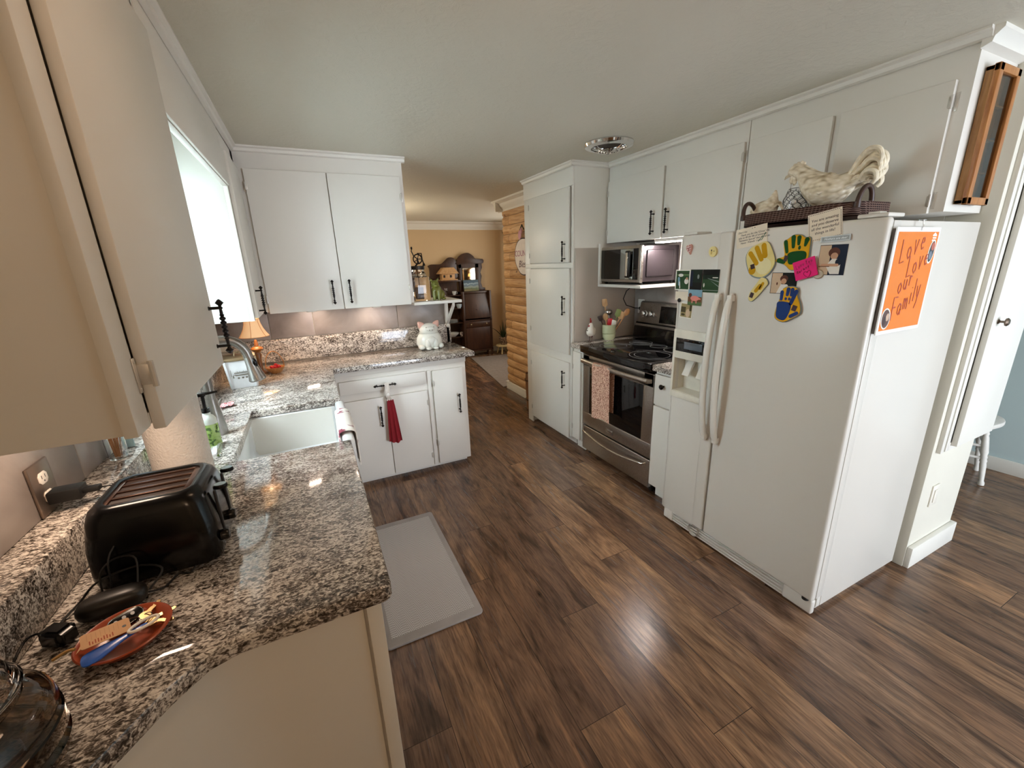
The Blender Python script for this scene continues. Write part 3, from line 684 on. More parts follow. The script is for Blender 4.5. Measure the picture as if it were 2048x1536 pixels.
m.box(FX, FX + .075, RY0 - .004, RY0, RZ0, RZ1); m.box(FX, FX + .075, RY1, RY1 + .004, RZ0, RZ1); m.box(FX + .072, FX + .076, RY0, RY1, RZ0, RZ1); m.box(FX, FX + .075, RY0, RY1, RZ1 - .002, RZ1 + .01); m.box(FX - .01, FX + .075, RY0, RY1, RZ0 - .006, RZ0 + .002)
dp = obj('dispenser', m, M('#e2dccd', .3, name='dispenser_plastic'), dL)
m = MB(); m.box(FX - .0145, FX - .011, 1.408, 1.600, 1.058, 1.128, .001); pnl = obj('control_panel', m, GLOSSBLK, dL)
m = MB(); m.box(FX - .0155, FX - .0142, 1.432, 1.545, 1.075, 1.113, .0005); obj('display', m, M('#5c646c', .15, name='lcd'), dL)
m = MB()
for yc in (1.545, 1.455):
    m = MB(); m.prism([(FX + .055, 1.012), (FX + .035, .985), (FX + .012, .935), (FX + .006, .925), (FX + .014, .922), (FX + .045, .97), (FX + .068, 1.008)], yc - .022, yc + .022, 'y', .003)
    obj('paddle', m, M('#eae6dc', .25, name='paddle_plastic'), dL)
def fr_handle(y, par):
    m = MB(); pts = []
    for k in range(17):
        u = k / 16; z = .625 + .745 * u
        pts.append((FX - .012 - .048 * sin(pi * u) ** .6, y, z))
    m.tube(pts, [.010] + [.0165] * 15 + [.010], 14, flat=.8); m.box(FX - .03, FX, y - .012, y + .012, .63, .66, .004); m.box(FX - .03, FX, y - .012, y + .012, 1.335, 1.365, .004)
    obj('handle', m, M('#e4e0d8', .18, var=.005, name='handle_plastic'), par)
fr_handle(1.302, dR); fr_handle(1.368, dL)
m = MB()
m.box(1.772, 1.80, .772, .90, .008, .078, .008, 3); m.box(1.772, 1.80, 1.56, 1.630, .008, .078, .008, 3)
for k in range(4): m.box(1.776, 1.80, .90, 1.56, .012 + k * .017, .0185 + k * .017, .001)
m.lathe([(.036, .0), (.036, .014), (.029, .014), (.029, 0)], (1.768, 1.405, .045), 24, 'x', cap=False)
obj('base_grille', m, FRW, t)
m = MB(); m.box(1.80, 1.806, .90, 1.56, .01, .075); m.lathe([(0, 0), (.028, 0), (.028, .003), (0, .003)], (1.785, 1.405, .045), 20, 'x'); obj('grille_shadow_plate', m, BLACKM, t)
m = MB(); m.box(1.755, 1.86, .775, .866, 1.643, 1.656, .004); m.box(1.755, 1.80, .80, .835, 1.655, 1.662, .003); obj('hinge_cover', m, FRW, t)
m = MB(); m.box(1.755, 1.86, 1.54, 1.625, 1.643, 1.656, .004); obj('hinge_cover', m, FRW, t)
m = MB()
for z in (.082,): m.cyl((1.768, .80, .075), (1.768, .80, .09), .014, n=12)
obj('hinge_pin', m, BLACKM, t)

# ------------------------------------------------------------------ things stuck on the refrigerator
class Flat:
    """layered flat cut-outs on a vertical face; front of fridge: u to the right = -y"""
    def __init__(s, side): s.side = side
    def mat4(s, u, z, off=0, rot=0):
        c, q = cos(rot), sin(rot)
        if s.side == 'front': X0, Z0_, o = Vector((0, -1, 0)), Vector((-1, 0, 0)), Vector((FX - off, u, z))
        else: X0, Z0_, o = Vector((1, 0, 0)), Vector((0, -1, 0)), Vector((u, .767 - off, z))
        Y0_ = Vector((0, 0, 1)); X = X0 * c + Y0_ * q; Y = Y0_ * c - X0 * q
        return basis(o, X, Y, Z0_)
FR = Flat('front'); SD = Flat('side')
def flat_obj(name, layers, mats, mat4, label=None, cat=None, parent=None, group=None):
    """layers: (polygon, z0, z1, material index)"""
    m = MB()
    for poly, a, b, mi in layers:
        m.mi = mi; m.prism(poly, a, b, 'z')
    me = m.mesh(name, mats)
    o = place(name, me, parent, mat4)
    if cat: o['label'] = label; o['category'] = cat
    if group: o['group'] = group
    return o
def rect(x0, x1, y0, y1): return [(x0, y0), (x1, y0), (x1, y1), (x0, y1)]
def rot(poly, a, c=(0, 0)): return [(c[0] + (x - c[0]) * cos(a) - (y - c[1]) * sin(a), c[1] + (x - c[0]) * sin(a) + (y - c[1]) * cos(a)) for x, y in poly]
def oval(cx, cy, rx, ry, n=18, a=0): return rot([(cx + rx * cos(2 * pi * k / n), cy + ry * sin(2 * pi * k / n)) for k in range(n)], a, (cx, cy))
def capsule(x0, y0, x1, y1, w0, w1=None, n=6):
    w1 = w1 or w0; a = math.atan2(y1 - y0, x1 - x0); P = []
    for k in range(n + 1): b = a + pi / 2 + pi * k / n; P.append((x0 + w0 * cos(b), y0 + w0 * sin(b)))
    for k in range(n + 1): b = a - pi / 2 + pi * k / n; P.append((x1 + w1 * cos(b), y1 + w1 * sin(b)))
    return P
INK = M('#2b2326', .7, name='ink'); PAPER = M('#e6d9c4', .75, name='note_paper'); PAPERW = M('#e9e4d8', .6, name='photo_paper')
PH = {k: M(v, .6, Specular_IOR_Level=.2, name='print_' + k) for k, v in dict(black='#10100f', navy='#1a2236', green='#2c4a2c', lgreen='#57734a', sky='#7fa5b8', white='#e7e2da', skin='#c99a7c', hair='#5a3326', beige='#cdb193', wood='#6e4a2c', pink='#e08a80', grey='#78736c', dgreen='#16261b', road='#8d9590', sepia='#9c8b62', dsepia='#4b4228').items()}
def photo(name, w, h, border, bg, shapes, mat4, label, back=PAPERW):
    mats = [back]; L = [(rect(-w/2, w/2, -h/2, h/2), 0, .0006, 0)]
    def mi(k):
        mm = PH[k]
        if mm not in mats: mats.append(mm)
        return mats.index(mm)
    L.append((rect(-w/2 + border, w/2 - border, -h/2 + border, h/2 - border), .0006, .0008, mi(bg)))
    z = .0008
    for k, poly in shapes: L.append((poly, z - .0001, z + .0001, mi(k))); z += .0001
    return flat_obj(name, L, mats, mat4, label, 'photo')
# snapshots
CH = [('beige', rect(-.045, -.008, -.052, .052)), ('hair', oval(.004, .026, .019, .018)), ('skin', oval(.006, .014, .012, .012)), ('white', [(-.018, -.02), (.0, .004), (.02, .004), (.03, -.012), (.03, -.05), (.0, -.05)]), ('navy', oval(.022, -.008, .010, .013)), ('skin', capsule(-.03, -.018, .02, -.018, .005)), ('wood', rect(-.042, -.005, -.024, -.021))]
photo('snapshot', .092, .108, .0, 'navy', CH, FR.mat4(.918, 1.508, .001), 'snapshot of a child in a white top, topmost right among the fridge photos')
CH2 = [('beige', rect(-.05, -.008, -.04, .04)), ('hair', oval(.0, .018, .016, .014)), ('skin', oval(.0, .008, .011, .011)), ('white', [(-.025, -.04), (-.01, -.004), (.015, -.004), (.026, -.018), (.02, -.04)]), ('hair', oval(-.026, -.002, .003, .006))]
photo('snapshot', .104, .084, .0, 'black', CH2, FR.mat4(1.082, 1.421, .001), 'snapshot of a child against black, tucked behind the blue handprint magnet')
G1 = [('lgreen', rect(-.04, .04, .02, .04)), ('white', oval(-.012, .024, .016, .008)), ('sky', capsule(-.024, .008, -.020, -.022, .007)), ('white', capsule(-.018, -.01, -.014, -.04, .003)), ('white', oval(.026, -.006, .013, .014)), ('skin', oval(.028, .008, .007, .006)), ('dgreen', rect(-.04, .04, .032, .038))]
photo('snapshot', .094, .104, .006, 'green', G1, FR.mat4(1.602, 1.425, .001), 'snapshot of figures on a lawn, leftmost on the freezer door')
photo('snapshot', .072, .104, .0, 'black', [('dgreen', rect(-.036, .03, -.01, .052)), ('road', oval(.012, .018, .006, .011)), ('navy', rect(-.036, -.02, -.03, .045))], FR.mat4(1.515, 1.425, .0025), 'nearly black snapshot in the middle of the freezer door group')
photo('snapshot', .094, .108, .0, 'green', [('dgreen', rect(-.047, .047, .008, .054)), ('black', rect(-.047, .047, .028, .054)), ('road', [(-.02, .014), (.047, .0), (.047, -.005), (-.012, .010)]), ('road', [(-.004, .004), (.047, -.022), (.047, -.027), (.002, .001)]), ('white', oval(-.036, -.020, .004, .010)), ('white', rect(.01, .04, .014, .018)), ('road', rect(-.04, .046, -.045, -.042))], FR.mat4(1.431, 1.423, .0015), 'dark snapshot of a pale path over a green lawn, right of the nearly black one')
photo('snapshot', .084, .078, .0, 'wood', [('sky', rect(-.042, .042, .004, .039)), ('lgreen', rect(-.042, .042, -.039, -.022)), ('pink', oval(.0, -.004, .026, .013)), ('pink', capsule(.02, -.004, .034, -.006, .006, .003)), ('pink', capsule(-.014, -.01, -.014, -.026, .003)), ('pink', capsule(.01, -.01, .011, -.026, .003)), ('hair', oval(-.028, .012, .010, .010))], FR.mat4(1.513, 1.341, .004), 'picture of a pink pig on grass under blue sky')
photo('snapshot', .08, .078, .005, 'sepia', [('dsepia', rect(-.035, -.004, -.01, .018)), ('beige', oval(.012, -.012, .014, .022)), ('dsepia', oval(-.018, -.022, .012, .006)), ('dsepia', rect(.02, .033, .0, .03))], FR.mat4(1.562, 1.272, .001, -.05), 'small curled sepia photograph under the pig picture')
m = MB(); m.prism(rect(-.045, .045, -.022, .022), 0, .0008, 'z'); me = m.mesh('note', [PAPER]); o = place('note_paper', me, None, FR.mat4(1.595, 1.345, .0022)); o['label'] = 'cream folded slip of paper under the round black magnet'; o['category'] = 'note'
m = MB(); m.lathe([(.0105, 0), (.0105, .004), (.009, .005), (0, .005)], (0, 0, 0), 18); me = m.mesh('magnet', BLACK); o = place('magnet', me, None, FR.mat4(1.610, 1.322, .003)); o['label'] = 'small round black magnet on the freezer door'; o['category'] = 'magnet'
# heart and painted stone magnets
hp = []
for k in range(36):
    a = 2 * pi * k / 36; hp.append((.0017 * 16 * sin(a) ** 3 * .62, .0017 * (13 * cos(a) - 5 * cos(2 * a) - 2 * cos(3 * a) - cos(4 * a))))
hp = rot(hp, .25)
flat_obj('heart_magnet', [(hp, 0, .011, 0), ([(x * .8, y * .8) for x, y in hp], .011, .0118, 1)], [M('#d9a79a', .6, name='heart_edge'), mat_pattern('heart_print', '#8a3038', '#e6c9c0', 230, .5, .04)], FR.mat4(1.568, 1.577, .0005), 'thick heart-shaped magnet with red and cream pattern', 'magnet')
flat_obj('stone_magnet', [(oval(0, 0, .021, .024, 22, .2), 0, .009, 0), (oval(-.006, .006, .003, .004), .009, .0094, 1), ([(-.010, -.012), (-.009, .0), (-.005, .004), (-.002, 0), (-.002, -.012)], .009, .0093, 2), (rect(.003, .012, .001, .003), .009, .0094, 1)], [M('#e2cf8c', .45, name='cream_stone'), INK, M('#c2a25a', .5, name='ochre_paint')], FR.mat4(1.430, 1.558, .0005), 'cream oval magnet with a tiny painted figure', 'magnet')
# notes
def lines(rows, size, mat4, mat, parent, shear=.3):
    for k, (x, y, s_) in enumerate(rows):
        me = text_me(s_, size, mat, 'LEFT', shear, .00015)
        mt = mat4 @ Matrix.Translation((x, y, .0011)); place('lettering', me, parent, mt)
mm = FR.mat4(1.246, 1.613, .001, .13)
o = flat_obj('handwritten_note', [(rect(-.072, .068, -.040, .040), 0, .0008, 0), (oval(.014, .034, .002, .002), .0008, .0012, 1), (oval(.003, .033, .0015, .0015), .0008, .0012, 1), (capsule(.044, -.022, .062, .004, .0015), .0008, .0012, 2), (capsule(.03, -.026, .048, -.006, .0012), .0008, .0012, 2)], [PAPER, INK, M('#3f7a58', .6, name='green_ink')], mm, 'handwritten cream card above the yellow handprint', 'note')
lines([(-.062, .024, "Don't Eat"), (-.052, .012, "Thank you for the 'Circus' me,"), (-.062, .001, 'why to fill the life of someone'), (-.062, -.010, '"Someone Special" that we all do'), (-.052, -.021, 'Never  Friends!  Love')], .0105, mm, INK, o)
mm = FR.mat4(.962, 1.632, .0012, .17)
edge = [(rect(-.052 + k * .0062, -.049 + k * .0062, .0445, .0465), .0008, .0011, 1) for k in range(17)] + [(rect(-.052 + k * .0062, -.049 + k * .0062, -.0465, -.0445), .0008, .0011, 1) for k in range(17)] + [(rect(x, x + .002, -.044 + k * .0055, -.041 + k * .0055), .0008, .0011, 1) for x in (-.054, .052) for k in range(16)]
o = flat_obj('printed_card', [(rect(-.057, .057, -.050, .050), 0, .0008, 0)] + edge, [PAPER, INK], mm, 'square card with stitched border and printed message at the fridge top', 'note')
for k, s_ in enumerate(('You are amazing', 'and you deserve', 'all the wonderful', 'things in life!')):
    place('lettering', text_me(s_, .0135, INK, 'CENTER', .1, .00015), o, mm @ Matrix.Translation((0, .024 - k * .0155, .0011)))
# hand-print magnets
def wob(pts, n=4):
    """Catmull-Rom closed outline"""
    out = []; N = len(pts)
    for i in range(N):
        p0, p1, p2, p3 = (pts[(i + k - 1) % N] for k in range(4))
        for j in range(n):
            t_ = j / n
            out.append(tuple(.5 * ((2 * p1[a]) + (-p0[a] + p2[a]) * t_ + (2 * p0[a] - 5 * p1[a] + 4 * p2[a] - p3[a]) * t_ ** 2 + (-p0[a] + 3 * p1[a] - 3 * p2[a] + p3[a]) * t_ ** 3) for a in (0, 1)))
    return out
YEL = M('#dca414', .7, Specular_IOR_Level=.2, name='yellow_paint'); YELP = M('#e0cc80', .5, name='pale_yellow'); GRN = M('#0e4a1a', .7, Specular_IOR_Level=.2, name='green_paint'); BLU = M('#1e3a78', .7, Specular_IOR_Level=.2, name='blue_paint'); CLAY = M('#7d8a8c', .6, name='salt_dough_edge'); MAR = M('#3a2228', .7, name='maroon_photo'); OCH = M('#c29208', .7, Specular_IOR_Level=.2, name='ochre_yellow')
o1 = wob([(-.062, .01), (-.045, .045), (-.01, .062), (.022, .068), (.045, .04), (.066, -.012), (.052, -.052), (.02, -.075), (-.02, -.07), (-.045, -.045)])
flat_obj('handprint_magnet', [([(x * 1.05 - .002, y * 1.04 - .003) for x, y in o1], 0, .006, 0), (o1, .006, .009, 1), (capsule(-.044, .022, -.012, -.018, .010), .009, .0095, 2), (capsule(-.018, .044, .008, -.002, .010), .009, .0095, 2), (capsule(.012, .052, .022, .012, .011), .009, .0095, 2), (oval(-.028, -.048, .016, .018), .009, .0095, 2), (rot(rect(-.036, -.018, -.042, -.022), .3, (-.027, -.032)), .0095, .0102, 3), (oval(.020, -.030, .034, .034), .009, .0094, 4)], [CLAY, YELP, OCH, MAR, M('#e2d6a0', .5, name='cream_paint')], FR.mat4(1.192, 1.520, .001), 'large yellow and cream handprint magnet', 'magnet')
o2 = wob([(-.008, .060), (.018, .058), (.034, .048), (.052, .046), (.056, .010), (.055, -.03), (.035, -.06), (.0, -.072), (-.03, -.05), (-.065, -.038), (-.060, -.026), (-.035, -.018), (-.040, .012), (-.044, .038), (-.03, .046)])
flat_obj('handprint_magnet', [([(x * 1.04, y * 1.04) for x, y in o2], 0, .006, 0), (o2, .006, .009, 1), (capsule(-.036, .036, -.026, -.002, .0075, .006), .009, .0096, 2), (capsule(-.008, .052, -.004, .016, .0085, .006), .009, .0096, 2), (capsule(.014, .050, .015, .026, .008, .0055), .009, .0096, 2), (capsule(.044, .040, .040, .020, .009, .005), .009, .0096, 2), (oval(.020, .012, .005, .008), .009, .0096, 2), (wob([(-.02, -.008), (.01, .0), (.045, -.004), (.048, -.03), (.02, -.045), (-.01, -.05), (-.02, -.03)]), .009, .0096, 2), (capsule(-.054, -.034, -.034, -.040, .009, .008), .009, .0096, 2), (rot(rect(-.034, -.020, -.038, -.016), -.2, (-.027, -.027)), .0096, .0105, 3)], [CLAY, YEL, GRN, MAR], FR.mat4(1.055, 1.545, .001), 'green handprint on yellow, half behind the pink sticky note', 'magnet')
o3 = wob([(-.028, .056), (.0, .066), (.026, .058), (.030, .03), (.044, .0), (.048, -.035), (.024, -.056), (-.012, -.075), (-.046, -.06), (-.046, -.02), (-.036, .02)])
flat_obj('handprint_magnet', [([(x * 1.05, y * 1.04) for x, y in o3], 0, .006, 0), (o3, .006, .009, 1), (capsule(-.030, .044, -.030, .016, .007, .006), .009, .0096, 2), (capsule(-.006, .056, -.008, .034, .0075, .006), .009, .0096, 2), (capsule(.010, .055, .008, .034, .0075, .006), .009, .0096, 2), (capsule(.025, .048, .010, .0, .008, .007), .009, .0096, 2), (oval(-.012, .018, .005, .006), .009, .0096, 2), (oval(.002, .018, .005, .006), .009, .0096, 2), (wob([(-.042, .004), (-.01, .006), (.012, -.004), (.008, -.04), (-.008, -.068), (-.04, -.058), (-.044, -.02)]), .009, .0096, 2), (rot(rect(.018, .036, -.028, -.006), -.3, (.027, -.017)), .0096, .0105, 3), (capsule(.016, -.05, .038, -.036, .007), .009, .0096, 2)], [CLAY, YEL, BLU, MAR], FR.mat4(1.045, 1.343, .004), 'blue handprint on yellow, lowest of the handprint magnets', 'magnet')
o4 = wob([(-.042, -.045), (-.036, -.015), (-.014, .018), (.004, .045), (.022, .042), (.030, .036), (.036, .02), (.022, .0), (.0, -.03), (-.026, -.055)])
flat_obj('handprint_magnet', [([(x * 1.05, y * 1.04) for x, y in o4], 0, .005, 0), (o4, .005, .008, 1), (capsule(-.012, -.01, .004, .012, .008), .008, .0085, 2), (capsule(.006, .0, .016, .022, .006), .008, .0085, 2), (rot(rect(-.036, -.020, -.040, -.018), -.3, (-.028, -.029)), .0085, .0092, 3)], [CLAY, YELP, OCH, MAR], FR.mat4(1.180, 1.397, .001), 'small narrow yellow handprint magnet', 'magnet')
# pink sticky note with strokes
def stroke(pts, w, mat4, mat, parent, name='stroke'):
    m = MB()
    m.tube([(x, y, .0008) for x, y in pts], w, 5, flat=.25, up=(0, 0, 1)); return m, mat4
GL = {'L': [[(0, 1), (.05, 0), (.55, .08)]], 'o': [[(.3, .5), (.08, .4), (.05, .15), (.25, 0), (.45, .12), (.48, .36), (.3, .5)]], 'v': [[(0, .6), (.2, 0), (.45, .62)]], 'e': [[(.05, .25), (.4, .33), (.35, .5), (.15, .48), (.03, .2), (.2, 0), (.42, .08)]], 'u': [[(.02, .5), (.05, .1), (.25, 0), (.4, .15), (.42, .5)], [(.42, .5), (.46, 0)]], 'r': [[(.05, .5), (.08, 0)], [(.08, .3), (.2, .48), (.36, .45)]], 'F': [[(.05, 0), (.0, 1), (.5, 1.02)], [(.02, .55), (.4, .58)]], 'a': [[(.42, .42), (.25, .5), (.06, .35), (.08, .08), (.25, 0), (.42, .2), (.42, .48), (.46, .0)]], 'm': [[(.0, .5), (.02, 0)], [(.02, .3), (.15, .5), (.24, .38), (.25, .02)], [(.25, .3), (.38, .5), (.48, .38), (.5, 0)]], 'i': [[(.1, .5), (.12, 0)], [(.1, .72), (.12, .74)]], 'l': [[(.1, 1), (.12, 0)]], 'y': [[(.02, .55), (.15, .1), (.3, .05)], [(.42, .6), (.25, -.2), (.1, -.45)]], 'Y': [[(0, 1), (.22, .55), (.22, 0)], [(.48, 1), (.22, .55)]], 'M': [[(0, 0), (.08, .9), (.28, .3), (.5, .9), (.58, 0)]], '!': [[(.1, .9), (.1, .3)], [(.1, .08), (.11, .06)]]}
def scribble(name, rows, w, mat4, mat, parent):
    """rows: (text, x, y, size, dx, dy): letters advance along (dx, dy)"""
    m = MB()
    for s_, x, y, sz, ax, ay in rows:
        k = 0
        for ch in s_:
            if ch != ' ':
                for st in GL[ch]:
                    P = [(x + k * ax + a * sz * .62, y + k * ay + b * sz, .0008) for a, b in st]
                    m.tube(P, w, 5, flat=.3, up=(0, 0, 1))
            k += .55 if ch in 'il!' else 1
    me = m.mesh(name, mat); return place(name, me, parent, mat4)
mm = FR.mat4(1.000, 1.478, .012, .32)
o = flat_obj('sticky_note', [(rect(-.040, .040, -.036, .036), 0, .004, 0)], [M('#e8307c', .8, Specular_IOR_Level=.1, name='pink_paper')], mm, 'hot pink sticky note reading Love You with a heart', 'note')
mi4 = mm @ Matrix.Translation((0, 0, .0042))
scribble('lettering', [('Love', -.030, .006, .015, .0085, .0025), ('You', .008, .014, .015, .009, .0025), ('Marmee!', -.030, -.012, .013, .0085, .0025)], .0007, mi4, M('#7a1030', .5, name='magenta_ink'), o)
hh = [(.011 * .075 * 16 * sin(2 * pi * k / 24) ** 3 + .006, .011 * .085 * (13 * cos(2 * pi * k / 24) - 5 * cos(4 * pi * k / 24) - 2 * cos(6 * pi * k / 24) - cos(8 * pi * k / 24)) - .022, .0006) for k in range(24)]
m = MB(); m.tube(hh, .0007, 5, closed=True, up=(0, 0, 1)); place('heart_drawing', m.mesh('heart_drawing', M('#7a1030', .5, name='magenta_ink')), o, mi4)
mm = FR.mat4(.916, 1.583, .004, .05)
o = flat_obj('word_magnet', [(rect(-.048, .048, -.010, .010), 0, .003, 0), (rect(-.044, .044, -.007, .007), .003, .0036, 1)], [M('#a39e98', .4, .5, name='pewter'), M('#7f7a75', .45, .5, name='dark_pewter')], mm, 'pewter bar magnet with raised lettering above the right snapshot', 'magnet')
place('lettering', text_me('Mothers are dear', .0105, M('#d8d4cd', .4, .3, name='polished_pewter'), 'CENTER', .3), o, mm @ Matrix.Translation((0, 0, .0036)))
m = MB(); m.lathe([(.017, 0), (.017, .003), (.014, .006), (0, .006)], (0, 0, 0), 20); o = place('magnet', m.mesh('magnet', M('#b3a892', .4, name='clear_disc')), None, FR.mat4(.955, 1.457, .002)); o['label'] = 'round translucent magnet at the foot of the right snapshot'; o['category'] = 'magnet'
# orange dry-erase board on the side
mm = SD.mat4(1.926, 1.428, .001, .0)
o = flat_obj('memo_board', [(rect(-.146, .146, -.176, .176), .0, .010, 1), (rect(-.150, .150, -.180, .180), .010, .014, 0)], [M('#f2f0ec', .25, name='white_frame'), M('#6e6a68', .6, name='board_back')], mm, 'orange memo board with white frame and handwriting on the fridge side', 'memo board')
flat_obj('writing_surface', [(rect(-.137, .140, -.167, .165), .014, .0148, 0)], [M('#e87d14', .12, var=.01, name='orange_film')], mm, parent=o)
mi4 = mm @ Matrix.Translation((0, 0, .0146))
PEN = M('#a8341c', .5, name='red_marker')
scribble('lettering', [('Love', -.098, .062, .078, .042, .015), ('Love', -.030, .014, .072, .036, .013), ('our', -.066, -.040, .070, .034, .012), ('Family', -.076, -.134, .080, .036, .017)], .0024, mi4, PEN, o)
flat_obj('sticker', [(oval(.112, .098, .022, .042, 20, -.15), .0148, .0155, 0), (oval(.112, .098, .017, .036, 20, -.15), .0155, .016, 1), (oval(.116, .116, .013, .014), .016, .0163, 2), (oval(.108, .085, .011, .015), .016, .0163, 3)], [PAPERW, M('#3c3a3c', .4, name='photo_dark'), M('#b4604c', .4, name='photo_red'), M('#6f7a88', .4, name='photo_blue')], mm, parent=o)
flat_obj('sticker', [(oval(-.108, -.125, .030, .038, 20, .2), .0148, .0155, 0), (oval(-.108, -.125, .025, .033, 20, .2), .0155, .016, 1), (oval(-.098, -.12, .011, .014), .016, .0163, 2), (oval(-.115, -.132, .009, .016), .016, .0163, 3)], [PAPERW, M('#5a3a34', .4, name='photo_brown'), M('#c9a890', .4, name='photo_skin'), M('#3a2220', .4, name='photo_hair')], mm, parent=o)
flat_obj('sticker', [([(.098, .155), (.112, .163), (.126, .155), (.126, .150), (.098, .150)], .0148, .0152, 0), (rect(.100, .126, .142, .147), .0148, .0152, 0), (rect(.098, .122, .134, .139), .0148, .0152, 0)], [PAPERW], mm, parent=o)
m = MB(); m.tube([(1.935, .764, 1.632), (1.935, .752, 1.630), (1.935, .749, 1.61), (1.935, .749, 1.597)], .0022, 6); m.tube([(1.935, .754, 1.630), (1.955, .754, 1.632)], .0022, 6); obj('hook', m, CHROME, o)

# ------------------------------------------------------------------ range
t = thing('range', 'stainless steel electric range with black glass cooktop', 'range', (2.1, 2.25, 0), 0)
RA, RBy = 1.872, 2.632; RX = 1.868
m = MB(); m.box(1.90, 2.46, RA + .002, RBy - .002, .045, .885); m.box(2.385, 2.465, RA + .002, RBy - .002, .885, 1.05); obj('body', m, BLACK, t)
for (x, y) in ((1.93, 1.90), (1.93, 2.60), (2.42, 1.90), (2.42, 2.60)):
    m = MB(); m.cyl((x, y, 0), (x, y, .046), .014, n=12); obj('foot', m, BLACKM, t)
m = MB()
fr = [(1.845 - .022 * sin(pi * k / 12), RA + .002 + (RBy - RA - .004) * k / 12) for k in range(13)]
m.prism([(x - .012, y) for x, y in fr] + [(2.40, RBy - .002), (2.40, RA + .002)], .862, .915, 'z', .006); ct = obj('cooktop', m, GLOSSBLK, t)
m = MB()
def ring(cx, cy, r):
    m.lathe([(r - .0012, .9155), (r - .0012, .916), (r + .0012, .916), (r + .0012, .9155)], (cx, cy, 0), 56, cap=False)
for cx, cy, r in ((2.02, 2.06, .115), (2.02, 2.06, .148), (2.03, 2.45, .085), (2.03, 2.45, .115), (2.27, 2.08, .088), (2.27, 2.44, .085), (2.27, 2.255, .06)): ring(cx, cy, r)
obj('burner_ring', m, M('#8b8b8b', .3, name='ring_print'), ct)
m = MB(); m.prism([(2.392, 1.03), (2.405, 1.04), (2.425, 1.205), (2.445, 1.215), (2.47, 1.21), (2.47, 1.03)], RA, RBy, 'y', .003); m.prism([(2.355, .916), (2.37, 1.02), (2.392, 1.05), (2.44, 1.05), (2.44, .916)], RA + .003, RBy - .003, 'y', .004)
obj('backguard', m, STEEL, t)
m = MB(); m.prism([(2.352, .917), (2.366, 1.018), (2.385, 1.035), (2.386, 1.0), (2.37, .917)], RA + .004, RBy - .004, 'y', .002); obj('backguard_glass', m, GLOSSBLK, t)
def onbg(y, z, off=0): f_ = (z - 1.04) / .165; return (2.405 + .020 * f_ - off, y, z)
km = MB(); km.lathe([(.026, 0), (.026, .004), (.021, .006), (.019, .026), (.016, .028), (0, .028)], (0, 0, 0), 24, 'x'); km.box(.024, .034, -.005, .005, -.02, .02, .002); km = km.mesh('knob', CHROME)
for y in (2.565, 2.485, 2.02, 1.94): place('knob', km, t, basis(onbg(y, 1.118), (-1, 0, .12), (0, -1, 0), (-.12, 0, -1)))
m = MB(); a = onbg(2.25, 1.06, .002); b = onbg(2.25, 1.185, .002); m.prism([(a[0] - .003, a[2]), (b[0] - .003, b[2]), (b[0] + .002, b[2]), (a[0] + .002, a[2])], 2.10, 2.40, 'y', .001); dsp = obj('control_panel', m, GLOSSBLK, t)
# oven door
m = MB()
m.box(RX, 1.90, RA, RBy, .262, .37, .006, 3); m.box(RX, 1.90, RA, 1.965, .365, .842, .006, 3); m.box(RX, 1.90, RBy - .082, RBy, .365, .842, .006, 3); m.box(RX, 1.90, RA, RBy, .75, .842, .006, 3)
od = obj('oven_door', m, STEEL, t)
m = MB(); m.box(RX + .004, RX + .010, 1.96, 2.555, .36, .755, .001); obj('oven_window', m, GLOSSBLK, od)
m = MB()
for y0, y1 in ((1.93, 2.0), (2.03, 2.12), (2.2, 2.3), (2.4, 2.47), (2.52, 2.6)): m.box(RX - .001, RX + .002, y0, y1, .846, .852)
m.box(RX - .001, RX + .002, 1.93, 2.0, .76, .764)
obj('vent_slot', m, BLACKM, od)
m = MB(); P = [(RX - .004, RA + .02, .795)]
for k in range(11): u = k / 10; P.append((RX - .028 - .014 * sin(pi * u), RA + .03 + (RBy - RA - .06) * u, .797))
P.append((RX - .004, RBy - .02, .795)); m.tube(P, [.015] + [.017] * 11 + [.015], 14, flat=1.15); obj('door_handle', m, STEEL, od)
m = MB(); m.box(RX - .004, RX + .001, 2.245, 2.33, .292, .325, .002); m.mi = 1; m.box(RX - .0055, RX - .003, 2.25, 2.325, .297, .320, .001); obj('badge', m, [M('#8a8580', .3, .9, name='badge_rim'), M('#b9b4ae', .25, .9, name='badge_face')], od)
m = MB(); m.box(RX + .002, 1.90, RA, RBy, .048, .250, .006, 3); dw = obj('storage_drawer', m, STEEL, t)
m = MB(); P = [(RX, RA + .03, .222)]
for k in range(13): u = k / 12; P.append((RX - .022 - .018 * sin(pi * u), RA + .045 + (RBy - RA - .09) * u, .215 - .028 * sin(pi * u)))
P.append((RX, RBy - .03, .222)); m.tube(P, [.006] + [.0085] * 13 + [.006], 12); obj('drawer_handle', m, M('#c9c4bd', .15, 1, name='polished_steel'), dw)
# towel on the oven handle
TWL = mat_pattern('towel_print', '#7d4636', '#d8b098', 190, .47, .035, .9, '#e2bda6')
m = MB()
def tw(u, v):
    y = 2.235 + .205 * u - .012 * v; a = .02 * sin(u * 9) * v * .3
    s_ = v * 1.0
    if v < .12: th = pi * v / .12; return (RX - .036 - .0235 * cos(th) * -1 * -1 if False else RX - .036 + .0225 * cos(th), y, .797 + .0225 * sin(th))
    return (RX - .060 - a * .4, y, .797 - (v - .12) / .88 * .395 + .01 * sin(u * 5))
m.grid(tw, 14, 24, .004)
m.grid(lambda u, v: (RX - .0125 - .003 * sin(u * 8), 2.236 + .195 * u, .80 - .33 * v), 8, 8, .003)
o = obj('dish_towel', m, TWL); tag(o, 'brown and cream patterned dish towel hanging on the oven handle', 'towel')

